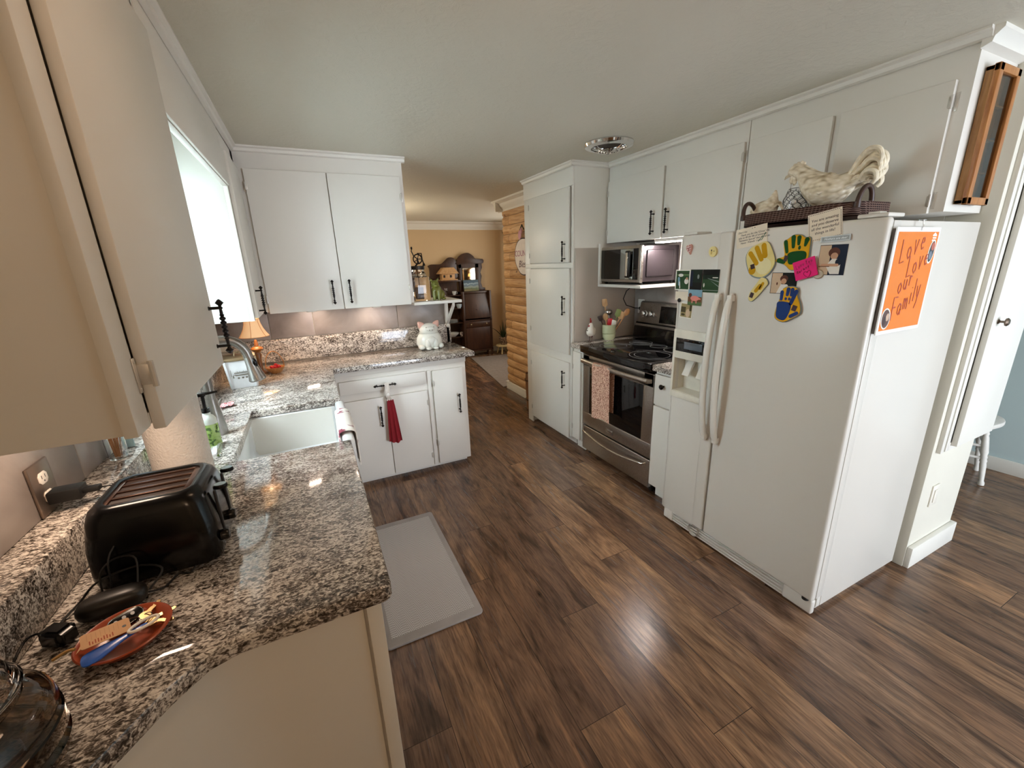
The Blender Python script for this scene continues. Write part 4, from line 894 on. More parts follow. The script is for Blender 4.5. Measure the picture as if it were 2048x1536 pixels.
# ------------------------------------------------------------------ microwave
t = thing('microwave', 'stainless and black microwave on a hanging shelf under the wall cabinet', 'microwave', (2.27, 2.53, 1.375), 0)
m = MB(); m.box(2.125, 2.455, 2.302, 2.755, 1.384, 1.628, .004); m.box(2.15, 2.40, 2.293, 2.303, 1.415, 1.60, .009, 3); obj('body', m, M('#3c3538', .35, .4, name='microwave_shell'), t)
m = MB(); m.box(2.100, 2.127, 2.298, 2.760, 1.378, 1.634, .008, 3); fd = obj('door', m, STEEL, t)
m = MB(); m.box(2.0975, 2.102, 2.325, 2.742, 1.398, 1.612, .002, 2); obj('door_glass', m, GLOSSBLK, fd)
m = MB(); m.box(2.096, 2.0995, 2.375, 2.51, 1.400, 1.610, .001); obj('control_panel', m, mat_steel('mirror_panel', '#b9c4c8', .08, (5, 5, 5)), fd)
m = MB(); m.box(2.068, 2.085, 2.385, 2.432, 1.412, 1.598, .008, 3); m.box(2.08, 2.10, 2.39, 2.428, 1.418, 1.438, .003); m.box(2.08, 2.10, 2.39, 2.428, 1.572, 1.592, .003); hd = obj('handle', m, BLACK, fd)
m = MB(); m.box(2.0655, 2.0685, 2.398, 2.422, 1.425, 1.585, .001); obj('handle_inlay', m, CHROME, fd)
for (x, y) in ((2.14, 2.33), (2.14, 2.72), (2.43, 2.33), (2.43, 2.72)):
    m = MB(); m.cyl((x, y, 1.3605), (x, y, 1.386), .01, n=10); obj('foot', m, BLACKM, t)
m = MB(); m.box(2.085, 2.475, 2.275, 2.758, 1.34, 1.36, .002); m.box(2.085, 2.105, 2.735, 2.758, 1.36, 1.664); m.box(2.455, 2.475, 2.275, 2.287, 1.36, 1.664); m.box(2.455, 2.475, 2.735, 2.758, 1.36, 1.664)
o = obj('hanging_shelf', m, WHITE); tag(o, 'white shelf hanging under the wall cabinet and carrying the microwave', 'shelf')
m = MB(); m.tube([(2.30, 2.60, 1.338), (2.26, 2.62, 1.30), (2.25, 2.64, 1.24), (2.30, 2.66, 1.185), (2.40, 2.665, 1.155), (2.466, 2.668, 1.148)], .0038, 8); m.box(2.452, 2.474, 2.655, 2.682, 1.135, 1.16, .003); obj('power_cord', m, BLACKM, t)
m = MB(); m.box(2.474, 2.4795, 2.645, 2.716, 1.105, 1.22, .002); o = obj('outlet_plate', m, M('#cfc9bf', .4, name='ivory_plate')); tag(o, 'grey-white outlet plate behind the range', 'outlet')
m = MB(); m.box(2.182, 2.24, 1.90, 2.27, 1.645, 1.664, .003); m.mi = 1; m.box(2.185, 2.235, 1.92, 2.26, 1.640, 1.6455); o = obj('under_cabinet_light', m, [M('#e8e4dc', .4, name='lamp_case'), emis('strip_glow', '#fff4f0', 150)]); tag(o, 'glowing slim light fixed under the cabinet above the range', 'light')

# ------------------------------------------------------------------ crock with utensils
cx, cy = 2.165, 2.701
t = thing('utensil_crock', 'pale green glazed crock full of cooking utensils beside the range', 'crock', (cx, cy, .9145), 0)
m = MB(); r = .036
m.lathe([(0, .9145), (.032, .9145), (.033, .930), (.0335, .958), (.039, .962), (.043, .966), (.039, .970), (.042, .974), (.0425, 1.035), (.044, 1.038), (.040, 1.038), (.039, .93), (0, .928)], (cx, cy, 0), 36, sx=1.36, sy=1.30); obj('pot', m, M('#c9cfa8', .2, name='celadon_glaze'), t)
def utensil(name, label, dx, dy, L, kind, mat, z0=.94):
    m = MB(); dx *= 1.35; dy *= 1.1; b0 = Vector((cx + dx * .3, cy + dy * .3, z0)); dv = Vector((dx * 1.6, dy * 1.6, .22)).normalized(); tip = b0 + dv * L
    m.tube([b0, tip], [.004, .0045], 8)
    fu = Vector((-.75, -.66, .1)); fu = (fu - dv * fu.dot(dv)).normalized(); sx_ = fu.cross(dv); q = Matrix((sx_, fu, dv)).transposed()
    if kind == 'spoon': m.ell(tip + dv * .022, (.022, .006, .032), 2, q)
    if kind == 'ladle': m.ell(tip + dv * .012, (.031, .031, .027), 3, q)
    if kind == 'spatula': m.tube([tip, tip + dv * .012, tip + dv * .06, tip + dv * .064], [.006, .023, .021, .014], 10, flat=.2, up=q @ Vector((0, 1, 0)))
    if kind == 'whisk':
        for a in range(5):
            P = []
            for k in range(9): u = pi * k / 8; P.append(tip + dv * (.055 * sin(u / 1) * 1) + (q @ Vector((cos(a * pi / 5), sin(a * pi / 5), 0))) * (.018 * cos(u)))
            m.tube(P, .001, 5)
    if kind == 'slotted': m.tube([tip, tip + dv * .01, tip + dv * .045, tip + dv * .05], [.004, .016, .020, .012], 10, flat=.2, up=q @ Vector((0, 1, 0)))
    o = obj(name, m, mat); tag(o, label, 'utensil', 'utensils in the green crock')
utensil('wooden_spoon', 'tall pale wooden paddle standing at the back left of the crock', -.010, .010, .24, 'spatula', WOODL)
utensil('ladle', 'steel ladle with round bowl upturned in the crock', -.001, .004, .185, 'ladle', CHROME)
utensil('spatula', 'bright red silicone spatula in the crock', -.002, -.012, .085, 'spatula', M('#c8141e', .4, name='red_silicone'))
utensil('wooden_spoon', 'wooden spoon leaning far right out of the crock', .040, -.052, .205, 'spoon', WOODM)
utensil('spatula', 'olive green spatula leaning right in the crock', .020, -.028, .165, 'spatula', M('#7e8a4a', .5, name='olive_nylon'))
utensil('wooden_spoon', 'wooden paddle leaning right, next to the olive spatula', .030, -.040, .155, 'spatula', WOODL)
utensil('slotted_spoon', 'dark slotted spoon leaning left in the crock', -.040, .012, .135, 'slotted', M('#3a2a26', .4, name='dark_nylon'))
utensil('whisk', 'small wire whisk at the right edge of the crock', .026, -.036, .085, 'whisk', CHROME)
utensil('spatula', 'white rubber spatula low at the right of the crock', .010, -.030, .075, 'spatula', M('#dcd6c6', .4, name='white_silicone'))
utensil('wooden_spoon', 'wooden spoon seen between the dark slotted spoon and the ladle', -.018, .002, .14, 'spoon', WOODL)
# chicken figurine
t = thing('chicken_figurine', 'white chicken figurine with red comb and thin legs by the crock', 'figurine', (1.985, 2.700, .9145), 0)
c = Vector((1.985, 2.700, 0))
m = MB(); m.lathe([(0, .948), (.014, .949), (.026, .962), (.028, .975), (.024, .99), (.016, 1.008), (.012, 1.022), (.008, 1.03), (0, 1.033)], (c.x, c.y, 0), 20); m.ell((c.x + .022, c.y, .985), (.012, .010, .016), 2); obj('body', m, M('#ece4d8', .3, name='white_glaze'), t)
m = MB(); m.ell((c.x - .002, c.y, 1.038), (.006, .004, .013), 2); m.ell((c.x - .004, c.y, 1.052), (.004, .003, .009), 2); m.ell((c.x - .013, c.y, 1.012), (.006, .006, .006), 2); obj('comb', m, M('#a01818', .4, name='red_glaze'), t)
m = MB(); m.ell((c.x - .026, c.y, .985), (.004, .004, .003), 2)
for s_ in (-1, 1): m.tube([(c.x, c.y + s_ * .010, .952), (c.x, c.y + s_ * .010, .916)], .0016, 6); m.tube([(c.x - .012, c.y + s_ * .014, .9158), (c.x, c.y + s_ * .010, .916), (c.x - .012, c.y + s_ * .006, .9158)], .0014, 6); m.lathe([(.006, .945), (.008, .955), (.002, .94)], (c.x, c.y + s_ * .010, 0), 8)
obj('leg', m, M('#4a2018', .5, name='brown_metal'), t)
_sq = Matrix.Translation((c.x, c.y, .9145)) @ Matrix.Diagonal((1.32, 1.32, 1.3, 1)) @ Matrix.Translation((-c.x, -c.y, -.9145)); _w = wm(t)
for o_ in [o for o in bpy.data.objects if o.parent == t]: o_.data.transform(_w.inverted() @ _sq @ _w)

# ------------------------------------------------------------------ toaster and its neighbours
TZ = .9145
t = thing('toaster', 'wide black four-slice toaster with brown metal slots on the near worktop', 'toaster', (-.345, 1.09, TZ), 0)
x0, x1, y0, y1 = -.474, -.262, .986, 1.188; z0, z1 = TZ + .012, 1.092
m = MB()
def tring(z, ins, r, n=6):
    P = []
    for cx_, cy_, a in ((x1 - ins - r, y1 - ins - r, 0), (x0 + ins + r, y1 - ins - r, 90), (x0 + ins + r, y0 + ins + r, 180), (x1 - ins - r, y0 + ins + r, 270)):
        for k in range(n + 1): b = radians(a + 90 * k / n); P.append((cx_ + r * cos(b), cy_ + r * sin(b), z))
    return P
secs = [tring(z0, -.002, .03), tring(z0 + .02, -.006, .032), tring(z0 + .08, -.004, .032), tring(z1 - .028, .004, .034), tring(z1 - .010, .010, .036), tring(z1 - .002, .018, .034), tring(z1, .026, .03), tring(z1 - .001, .032, .026), tring(z1 - .008, .034, .024)]
vs = [p for s_ in secs for p in s_]; N = len(secs[0]); fs = []
for k in range(len(secs) - 1):
    for i in range(N): j = (i + 1) % N; fs.append((k * N + i, k * N + j, (k + 1) * N + j, (k + 1) * N + i))
fs.append(tuple(range(N))[::-1]); fs.append(tuple((len(secs) - 1) * N + i for i in range(N)))
m.raw(vs, fs); body = obj('body', m, BLACK, t)
BRZ = M('#6a5147', .22, .9, name='bronzed_metal')
m = MB(); zt = z1 - .0075
xs0, xs1 = x0 + .040, x1 - .044; ys = [y0 + .040 + k * (y1 - y0 - .080) / 4 for k in range(5)]
for k in range(5): m.box(xs0, xs1, ys[k] - .0045, ys[k] + .0045, zt - .004, zt + .004, .001)
m.box(xs0 - .008, xs0, ys[0] - .006, ys[4] + .006, zt - .004, zt + .004, .001); m.box(xs1, xs1 + .012, ys[0] - .006, ys[4] + .006, zt - .004, zt + .005, .001)
for k in range(4):
    for off in (.011, .021): m.tube([(xs0, ys[k] + off, zt - .002), (xs1, ys[k] + off, zt - .002)], .0009, 5)
obj('slot_rack', m, BRZ, body)
m = MB(); m.box(xs0, xs1, ys[0], ys[4], zt - .0008, zt + .0002); obj('slot_floor', m, M('#1c100c', .5, name='dark_slot'), body)
for yk in (1.045, 1.135):
    m = MB(); m.box(x1 + .002, x1 + .0075, yk - .006, yk + .006, .955, 1.065, .002); pl = obj('lever_track', m, BLACKM, body)
    m = MB(); m.tube([(x1 + .004, yk, 1.070), (x1 + .018, yk, 1.072)], .004, 8); m.lathe([(.010, -.004), (.011, 0), (.010, .004), (0, .0045)], (x1 + .018, yk, 1.072), 16, 'z', sx=1.3); m.mi = 1; m.lathe([(0, .0), (.009, .0), (.009, .0012), (0, .0012)], (x1 + .018, yk, 1.0765), 16, 'z', sx=1.3); obj('lever', m, [BLACK, M('#7f9096', .2, .4, name='lever_inlay')], body)
    m = MB(); m.lathe([(.012, 0), (.0125, .012), (.010, .016), (0, .017)], (x1 + .005, yk - .032, .968), 18, 'x'); obj('knob', m, BLACK, body)
for (x, y) in ((x0 + .03, y0 + .03), (x1 - .03, y0 + .03), (x0 + .03, y1 - .03), (x1 - .03, y1 - .03)):
    m = MB(); m.cyl((x, y, TZ), (x, y, z0 + .002), .012, n=10); obj('foot', m, BLACKM, t)
# wall outlet with plug adapter and its cable
t = thing('wall_outlet', 'double outlet in a brushed bronze cover plate above the granite ledge', 'outlet', (WX + .008, 1.215, 1.03), 0)
m = MB(); m.box(WX + .0085, WX + .015, 1.176, 1.258, 1.0225, 1.142, .003); pl = obj('cover_plate', m, M('#8f7f74', .3, .85, name='bronze_plate'), t)
for zc in (1.105, 1.060):
    m = MB(); m.prism([(1.217 + .0165 * a, zc + .0135 * b) for a, b in ((-.6, -1), (.6, -1), (1, -.5), (1, .5), (.6, 1), (-.6, 1), (-1, .5), (-1, -.5))], WX + .0145, WX + .017, 'x', .0006); f_ = obj('receptacle', m, M('#ece6dc', .35, name='white_plastic'), pl)
m = MB()
for zc in (1.105,):
    for dy in (-.007, .006): m.box(WX + .0168, WX + .0174, 1.217 + dy, 1.2185 + dy, zc - .001, zc + .007)
    m.cyl((WX + .0168, 1.2175, zc - .007), (WX + .0174, 1.2175, zc - .007), .002, n=8)
obj('slots', m, BLACKM, pl)
t = thing('charger_plug', 'flat black charger block plugged into the outlet, thin cable trailing down', 'charger', (WX + .05, 1.21, 1.05), 0)
m = MB(); m.box(WX + .0178, WX + .075, 1.196, 1.236, 1.044, 1.072, .003); m.box(WX + .070, WX + .105, 1.206, 1.226, 1.052, 1.064, .003); obj('block', m, BLACKM, t)
CB = [(WX + .104, 1.216, 1.058), (WX + .15, 1.19, 1.062), (WX + .19, 1.13, 1.062), (WX + .21, 1.06, 1.045), (-.428, .972, 1.01), (-.435, .962, .96), (-.44, .962, .925), (-.425, .955, .9175), (-.40, .93, .917)]
def smooth(P, n=5):
    out = []
    for i in range(len(P) - 1):
        p0, p1, p2, p3 = P[max(i - 1, 0)], P[i], P[i + 1], P[min(i + 2, len(P) - 1)]
        for j in range(n):
            u = j / n
            out.append(tuple(.5 * ((2 * p1[a]) + (-p0[a] + p2[a]) * u + (2 * p0[a] - 5 * p1[a] + 4 * p2[a] - p3[a]) * u * u + (-p0[a] + 3 * p1[a] - 3 * p2[a] + p3[a]) * u ** 3) for a in range(3)))
    return out + [P[-1]]
m = MB(); m.tube(smooth(CB), .0017, 6); obj('cable', m, BLACKM, t)
t = thing('power_adapter', 'rounded black power adapter lying between toaster and terracotta dish', 'power adapter', (-.425, .915, TZ), 0)
m = MB(); tb = bmesh.new(); bmesh.ops.create_icosphere(tb, subdivisions=3, radius=1)
for v in tb.verts:
    p = v.co; p.x = math.copysign(abs(p.x) ** .7, p.x) * .052; p.y = math.copysign(abs(p.y) ** .6, p.y) * .024; p.z = math.copysign(abs(p.z) ** .7, p.z) * .021
bmesh.ops.transform(tb, matrix=Matrix.Translation((-.425, .922, TZ + .0215)) @ Matrix.Rotation(.15, 4, 'Z'), verts=tb.verts[:]); m.add(tb); obj('brick', m, M('#16130f', .38, name='satin_black'), t)
m = MB(); m.tube(smooth([(-.372, .93, TZ + .02), (-.352, .955, TZ + .045), (-.40, .98, TZ + .05), (-.46, .975, TZ + .04), (-.49, .965, TZ + .012), (-.505, .93, TZ + .004), (-.50, .90, TZ + .003)]), .0021, 6); m.tube(smooth([(-.375, .935, TZ + .012), (-.355, .95, TZ + .004), (-.34, .985, TZ + .003), (-.318, .978, TZ + .003), (-.305, 1.0 - .012, TZ + .016)]), .0021, 6); m.tube(smooth([(-.39, .938, TZ + .03), (-.392, .968, TZ + .075), (-.425, .978, TZ + .08), (-.45, .97, TZ + .06), (-.455, .965, TZ + .01)]), .0018, 6)
obj('cable', m, BLACKM, t)
m = MB(); tb = bmesh.new(); bmesh.ops.create_cube(tb, size=1); bmesh.ops.bevel(tb, geom=tb.edges[:], offset=.22, segments=3, affect='EDGES')
bmesh.ops.transform(tb, matrix=Matrix.Translation((-.485, .875, TZ + .017)) @ Matrix.Rotation(-.5, 4, 'Z') @ Matrix.Diagonal((.05, .034, .033, 1)), verts=tb.verts[:]); m.add(tb)
m.tube(smooth([(-.505, .888, TZ + .02), (-.52, .87, TZ + .03), (-.525, .83, TZ + .015), (-.524, .78, TZ + .004)]), .002, 6)
o = obj('power_adapter', m, BLACK); tag(o, 'small glossy black adapter between glass jar and terracotta dish', 'power adapter')
# terracotta dish with keys
DC = Vector((-.378, .823, TZ))
TERR = M('#96401f', .28, var=.15, scale=30, name='glazed_terracotta')
m = MB(); m.lathe([(0, 0), (.040, 0), (.052, .006), (.064, .019), (.066, .021), (.064, .0225), (.060, .021), (.048, .010), (.038, .005), (0, .004)], (DC.x, DC.y, DC.z), 48); o = obj('terracotta_dish', m, TERR); tag(o, 'shallow terracotta dish holding keys and tags near the worktop edge', 'dish')
t = thing('key_fob', 'black car key fob with buttons, upright in the terracotta dish', 'key fob', (DC.x, DC.y + .02, DC.z + .008), 0)
qm = Matrix.Translation((DC.x - .010, DC.y + .034, DC.z + .017)) @ Matrix.Rotation(.5, 4, 'Z') @ Matrix.Rotation(.45, 4, 'X')
m = MB(); m.xf = qm; m.prism(capsule(-.011, 0, .014, .004, .013, .012), -.005, .005, 'z', .002); obj('shell', m, BLACK, t)
m = MB(); m.xf = qm; m.tube([(x, y, .004) for x, y in capsule(-.011, 0, .014, .004, .0135, .0125)], .0009, 5, closed=True, up=(0, 0, 1)); obj('rim', m, CHROME, t)
m = MB(); m.xf = qm
for (x, y) in ((-.012, .003), (.0, .005), (.012, .005)): m.prism(oval(x, y, .003, .0035, 10), .005, .0056, 'z')
obj('buttons', m, M('#c7c7c7', .4, name='button_print'), t)
t = thing('key_ring', 'bunch of keys on a steel ring in the terracotta dish', 'keys', (DC.x + .03, DC.y + .02, DC.z + .01), 0)
m = MB(); m.tube([(DC.x + .020 + .013 * cos(a), DC.y + .020 + .012 * sin(a), DC.z + .018 + .006 * sin(a + 1)) for a in [2 * pi * k / 20 for k in range(20)]], .0009, 6, closed=True); m.tube([(DC.x + .006 + .010 * cos(a), DC.y + .018 + .007 * sin(a), DC.z + .022 + .004 * sin(a)) for a in [2 * pi * k / 20 for k in range(20)]], .0009, 6, closed=True); obj('ring', m, CHROME, t)
for k, (dx, dy, a) in enumerate(((.030, .022, .4), (.034, .010, -.3), (.020, .030, 1.2))):
    m = MB(); m.xf = Matrix.Translation((DC.x + dx, DC.y + dy, DC.z + .013 + k * .003)) @ Matrix.Rotation(a, 4, 'Z') @ Matrix.Rotation(.2, 4, 'X')
    m.prism(oval(0, 0, .010, .009, 12), 0, .0018, 'z'); m.prism([(.008, -.0035), (.034, -.0035), (.037, 0), (.034, .0035), (.030, .002), (.026, .0038), (.022, .002), (.018, .0038), (.008, .0035)], 0, .0018, 'z'); obj('key', m, M('#a58c62', .3, .9, name='brass_key'), t)
CARD = M('#c89c72', .8, name='kraft_card')
qm = Matrix.Translation((DC.x - .022, DC.y - .006, DC.z + .032)) @ Matrix.Rotation(.38, 4, 'Z') @ Matrix.Rotation(.14, 4, 'X') @ Matrix.Rotation(.10, 4, 'Y')
t = thing('paper_tag', 'brown kraft paper tag printed with lines, lying over the dish', 'tag', (DC.x - .02, DC.y, DC.z + .03), 0)
m = MB(); m.xf = qm; P = rc(.028, .013, .004, 90, 0, 3) + rc(.028, -.013, .004, 0, -90, 3) + rc(-.026, -.013, .004, -90, -180, 3)[::1] + [(-.036, -.020), (-.030, -.006), (-.030, .010)] + rc(-.026, .013, .004, 180, 90, 3)
m.prism(P, 0, .0008, 'z'); tg = obj('card', m, CARD, t)
m = MB(); m.xf = qm; m.prism(oval(.024, -.001, .0028, .0028, 14), .0008, .0011, 'z'); obj('hole', m, BLACKM, tg)
m = MB(); m.xf = qm
for k in range(8): m.prism(rect(-.022 + k * .0055, -.0215 + k * .0055, -.002, .013), .0008, .0010, 'z')
obj('ruled_lines', m, M('#b08660', .8, name='tag_line'), tg)
m = MB(); m.xf = qm
for k in range(9):
    m.prism(rect(-.020 + k * .0035, -.0185 + k * .0035, -.013, -.004 - .003 * (k % 3 == 1)), .0008, .0010, 'z')
obj('printing', m, M('#9c4a30', .8, name='red_print'), tg)
m = MB(); m.xf = qm; m.tube(smooth([(-.036, -.008, .001), (-.046, -.004, .0), (-.062, -.004, -.006)]), .0024, 8); obj('twine', m, M('#b48a50', .9, name='twine'), t)
qm = Matrix.Translation((DC.x - .004, DC.y - .026, DC.z + .022)) @ Matrix.Rotation(.62, 4, 'Z') @ Matrix.Rotation(.1, 4, 'X')
m = MB(); m.xf = qm; m.prism(wob([(-.045, -.008), (-.036, -.016), (-.02, -.015), (.01, -.006), (.040, -.004), (.042, .004), (.01, .006), (-.015, .012), (-.038, .012)]), 0, .003, 'z', .001); o = obj('blue_keychain', m, M('#2f5fb8', .25, var=.15, scale=60, name='blue_enamel')); tag(o, 'long glossy blue key fob under the kraft tag in the dish', 'keychain')
m = MB(); qm = Matrix.Translation((DC.x + .030, DC.y - .004, DC.z + .028)) @ Matrix.Rotation(.55, 4, 'Z'); m.xf = qm; m.tube([(.022 * cos(a) * (1 if cos(a) < 0 else .9), .010 * sin(a), 0) for a in [2 * pi * k / 24 for k in range(24)]], .0026, 8, closed=True, up=(0, 0, 1)); o = obj('carabiner', m, M('#ece6da', .3, name='white_aluminium')); tag(o, 'white oval carabiner clip at the right of the terracotta dish', 'carabiner')
# big glass jar at the corner of the worktop
t = thing('glass_jar', 'large ribbed clear glass jar with domed lid at the lower left', 'jar', (-.52 + .02, .70, TZ), 0)
JX, JY = -.482, .625
m = MB(); prof = [(0, TZ), (.090, TZ), (.098, TZ + .006), (.101, TZ + .02), (.096, TZ + .027), (.102, TZ + .036), (.102, TZ + .056), (.096, TZ + .062), (.101, TZ + .070), (.098, TZ + .088), (.088, TZ + .102), (.076, TZ + .108), (.074, TZ + .118)]
inner = [(.070, TZ + .118), (.071, TZ + .106), (.084, TZ + .098), (.094, TZ + .086), (.097, TZ + .070), (.092, TZ + .062), (.098, TZ + .056), (.098, TZ + .036), (.092, TZ + .027), (.097, TZ + .019), (.090, TZ + .007), (0, TZ + .006)]
m.lathe(prof + inner, (JX, JY, 0), 64, cap=False); obj('bowl', m, glass('smoky_glass', '#b5a594', .02), t)
m = MB(); q = TZ + .1185; m.lathe([(.078, q), (.080, q + .005), (.077, q + .012), (.072, q + .022), (.070, q + .034), (.062, q + .046), (.045, q + .052), (.020, q + .054), (.016, q + .060), (.024, q + .068), (.024, q + .074), (.014, q + .080), (0, q + .081)], (JX, JY, 0), 64, cap=False); m.lathe([(.078, q), (.073, q + .0005), (.072, q + .010), (.067, q + .022), (.065, q + .032), (.058, q + .042), (.040, q + .048), (0, q + .049)], (JX, JY, 0), 64, cap=False); obj('lid', m, GLASS, t)
# paper towels, soap, dish wand, cloth
t = thing('paper_towel_roll', 'upright roll of white embossed paper towels left of the sink', 'paper towel roll', (-.42, 1.42, TZ), 0)
PX, PY = -.408, 1.432
m = MB(); m.lathe([(.022, TZ + .014), (.071, TZ + .014), (.071, TZ + .292), (.022, TZ + .292), (.022, TZ + .014)], (PX, PY, 0), 56, cap=False); obj('roll', m, M('#e9e3dc', .9, var=.01, bump=.9, bscale=160, name='paper_towel'), t)
m = MB(); m.lathe([(0, TZ), (.072, TZ), (.072, TZ + .008), (.066, TZ + .012), (0, TZ + .012)], (PX, PY, 0), 40); m.cyl((PX, PY, TZ + .012), (PX, PY, TZ + .325), .007, n=12); m.ell((PX, PY, TZ + .33), .012, 2); obj('holder', m, BLACK, t)
t = thing('soap_bottle', 'green liquid soap bottle with white shoulder and black pump by the faucet', 'soap bottle', (-.425, 1.80, TZ), 0)
SX, SY = -.402, 1.775
m = MB(); m.lathe([(0, TZ), (.025, TZ), (.027, TZ + .005), (.027, TZ + .088), (.025, TZ + .092)], (SX, SY, 0), 28, sx=1.0, sy=.8); b_ = obj('bottle', m, mat_pattern('soap_label', '#3f5a2a', '#8fb05a', 60, .42, .03, .2, '#a9c477'), t)
m = MB(); m.lathe([(.0265, TZ + .090), (.026, TZ + .108), (.020, TZ + .120), (.013, TZ + .125), (.012, TZ + .135), (0, TZ + .135)], (SX, SY, 0), 28, sx=1.0, sy=.8); obj('shoulder', m, M('#dfe6dc', .3, name='white_cap'), b_)
m = MB(); m.cyl((SX, SY, TZ + .134), (SX, SY, TZ + .20), .006, n=10); m.cyl((SX, SY, TZ + .134), (SX, SY, TZ + .15), .013, n=14); m.box(SX - .012, SX + .012, SY - .010, SY + .010, TZ + .195, TZ + .208, .003); m.tube([(SX, SY, TZ + .203), (SX + .045, SY + .012, TZ + .203)], [.006, .004], 8); obj('pump', m, BLACK, b_)
t = thing('dish_wand', 'clear plastic dish wand with bristles lying behind the sink edge', 'brush', (-.385, 1.73, TZ), 0)
m = MB(); m.tube([(-.365, 1.64, TZ + .010), (-.375, 1.72, TZ + .010), (-.385, 1.80, TZ + .012)], [.007, .009, .008], 10, flat=.7); obj('handle', m, glass('clear_plastic', '#f4faf8', .08, 1.3), t)
m = MB()
for k in range(34):
    y = 1.66 + k * .0043; m.tube([(-.377, y, TZ + .012), (-.395 - .006 * (k % 3), y + .004, TZ + .006)], .0008, 4)
o_ = obj('bristles', m, M('#eef2f0', .5, name='white_nylon'), t); o_['kind'] = 'stuff'
m = MB()
def cl(u, v): return (-.468 + .055 * u + .008 * sin(v * 7), 2.275 + .075 * v + .02 * u, TZ + .006 + .012 * abs(sin(u * 7 + v * 3)) * (1 - abs(v - .5)))
m.grid(cl, 16, 16, .002); mc, nt_, b_n = new_mat('red_check'); tc_ = nd(nt_, 'ShaderNodeTexCoord'); ck = nd(nt_, 'ShaderNodeTexChecker', Scale=150.); ck.inputs[1].default_value = lin('#b02030'); ck.inputs[2].default_value = lin('#e8dcd8'); nt_.links.new(tc_.outputs['Object'], ck.inputs[0]); nt_.links.new(ck.outputs[0], b_n.inputs['Base Color'])
o = obj('dish_cloth', m, mc); tag(o, 'small crumpled red and white checked cloth behind the faucet', 'cloth')
# reed bundle in a glass, on the ledge
t = thing('toothpick_holder', 'small glass of thin wooden picks on the granite ledge', 'pick holder', (-.575, 1.50, 1.0205), 0)
m = MB(); m.lathe([(0, 1.0205), (.022, 1.0205), (.024, 1.07), (.024, 1.085), (.0225, 1.085), (.021, 1.025), (0, 1.025)], (-.575, 1.515, 0), 24); obj('glass', m, GLASS, t)
m = MB()
for k in range(26):
    a = random.uniform(0, 2 * pi); r_ = random.uniform(0, .014); a2 = a + random.uniform(-.6, .6)
    m.tube([(-.575 + r_ * .6 * cos(a), 1.515 + r_ * .6 * sin(a), 1.026), (-.575 + r_ * 1.5 * cos(a2), 1.515 + r_ * 1.5 * sin(a2), 1.115)], .0011, 5)
o_ = obj('picks', m, M('#b07c4c', .7, name='bamboo'), t); o_['kind'] = 'stuff'
m = MB(); m.box(-.585, -.565, 1.60, 1.612, 1.0205, 1.082, .001); o = obj('sponge', m, M('#a9c4c6', .8, name='pale_blue_sponge')); tag(o, 'thin pale blue block on the ledge behind the wooden picks', 'sponge')

# sink towel and red hanging towel
m = MB()
def stw(u, v):
    y = 1.66 + .30 * u + .012 * sin(v * 5); w_ = .0035 * sin(u * 23) + .003 * sin(u * 41)
    s_ = v * .30
    if s_ < .09: return (.028 - w_, y, .818 + s_)
    if s_ < .165: th = pi * (s_ - .09) / .075; return (.056 - .030 * cos(th), y, .905 + .014 * sin(th) + abs(w_) * .8)
    return (.087 + w_, y, .905 - (s_ - .165))
m.grid(stw, 30, 30, .003)
o = obj('sink_towel', m, mat_pattern('floral_print', '#8a3a4a', '#efe9e0', 22, .40, .03, .9)); tag(o, 'white floral tea towel draped over the sink front', 'towel')
t = thing('hanging_towel', 'dark red button-loop towel hanging from the drawer pull', 'towel', (.40, 2.90, .31), 0)
m = MB()
def htw(u, v):
    w_ = .042 + .050 * v ** .8; x = .408 + (u - .5) * 2 * w_ * .5 * 1.0 + .012 * v; return (x - .006 * v, 2.893 + .007 * sin(u * 16) * (.4 + v) + .004 * sin(v * 3), .640 - .335 * v + .018 * abs(u - .6) * v * 2 - .0)
m.grid(htw, 34, 24, .009); cl_ = obj('towel', m, RED, t)
m = MB()
def top_fn(u, v): return (.400 + (u - .5) * (.018 + .03 * (1 - v)), 2.893 + .004 * sin(u * 20), .636 + .034 * v)
m.grid(top_fn, 14, 6, .006); obj('crochet_top', m, M('#ded6cc', .9, bump=1., bscale=260, name='crochet'), t)
m = MB(); m.tube([(.396, 2.890, .662), (.396, 2.889, .70), (.397, 2.894, .745), (.397, 2.907, .762), (.397, 2.919, .750), (.397, 2.912, .71), (.396, 2.900, .69)], .016, 10, flat=.16, up=(0, 1, 0)); obj('loop', m, M('#d8cfc4', .9, bump=1., bscale=260, name='crochet'), t)
m = MB(); m.lathe([(.011, 0), (.011, -.003), (.006, -.004), (0, -.003)], (.396, 2.886, .683), 18, 'y'); obj('button', m, M('#f0ece4', .3, name='pearl_button'), t)
# floor mat
m = MB(); m.prism(rc(.485, 2.345, .02, 90, 0, 5) + rc(.485, 1.475, .02, 0, -90, 5) + rc(.09, 1.475, .02, -90, -180, 5) + rc(.09, 2.345, .02, 180, 90, 5), .001, .013, 'z', .004)
kt = obj('kitchen_mat', m, M('#9b938d', .55, bump=.3, bscale=400, name='mat_border')); tag(kt, 'grey cushioned herringbone mat on the floor before the sink', 'mat')
m = MB(); m.box(.10, .475, 1.50, 2.32, .0122, .0138); obj('herringbone_panel', m, mat_mat(), kt)
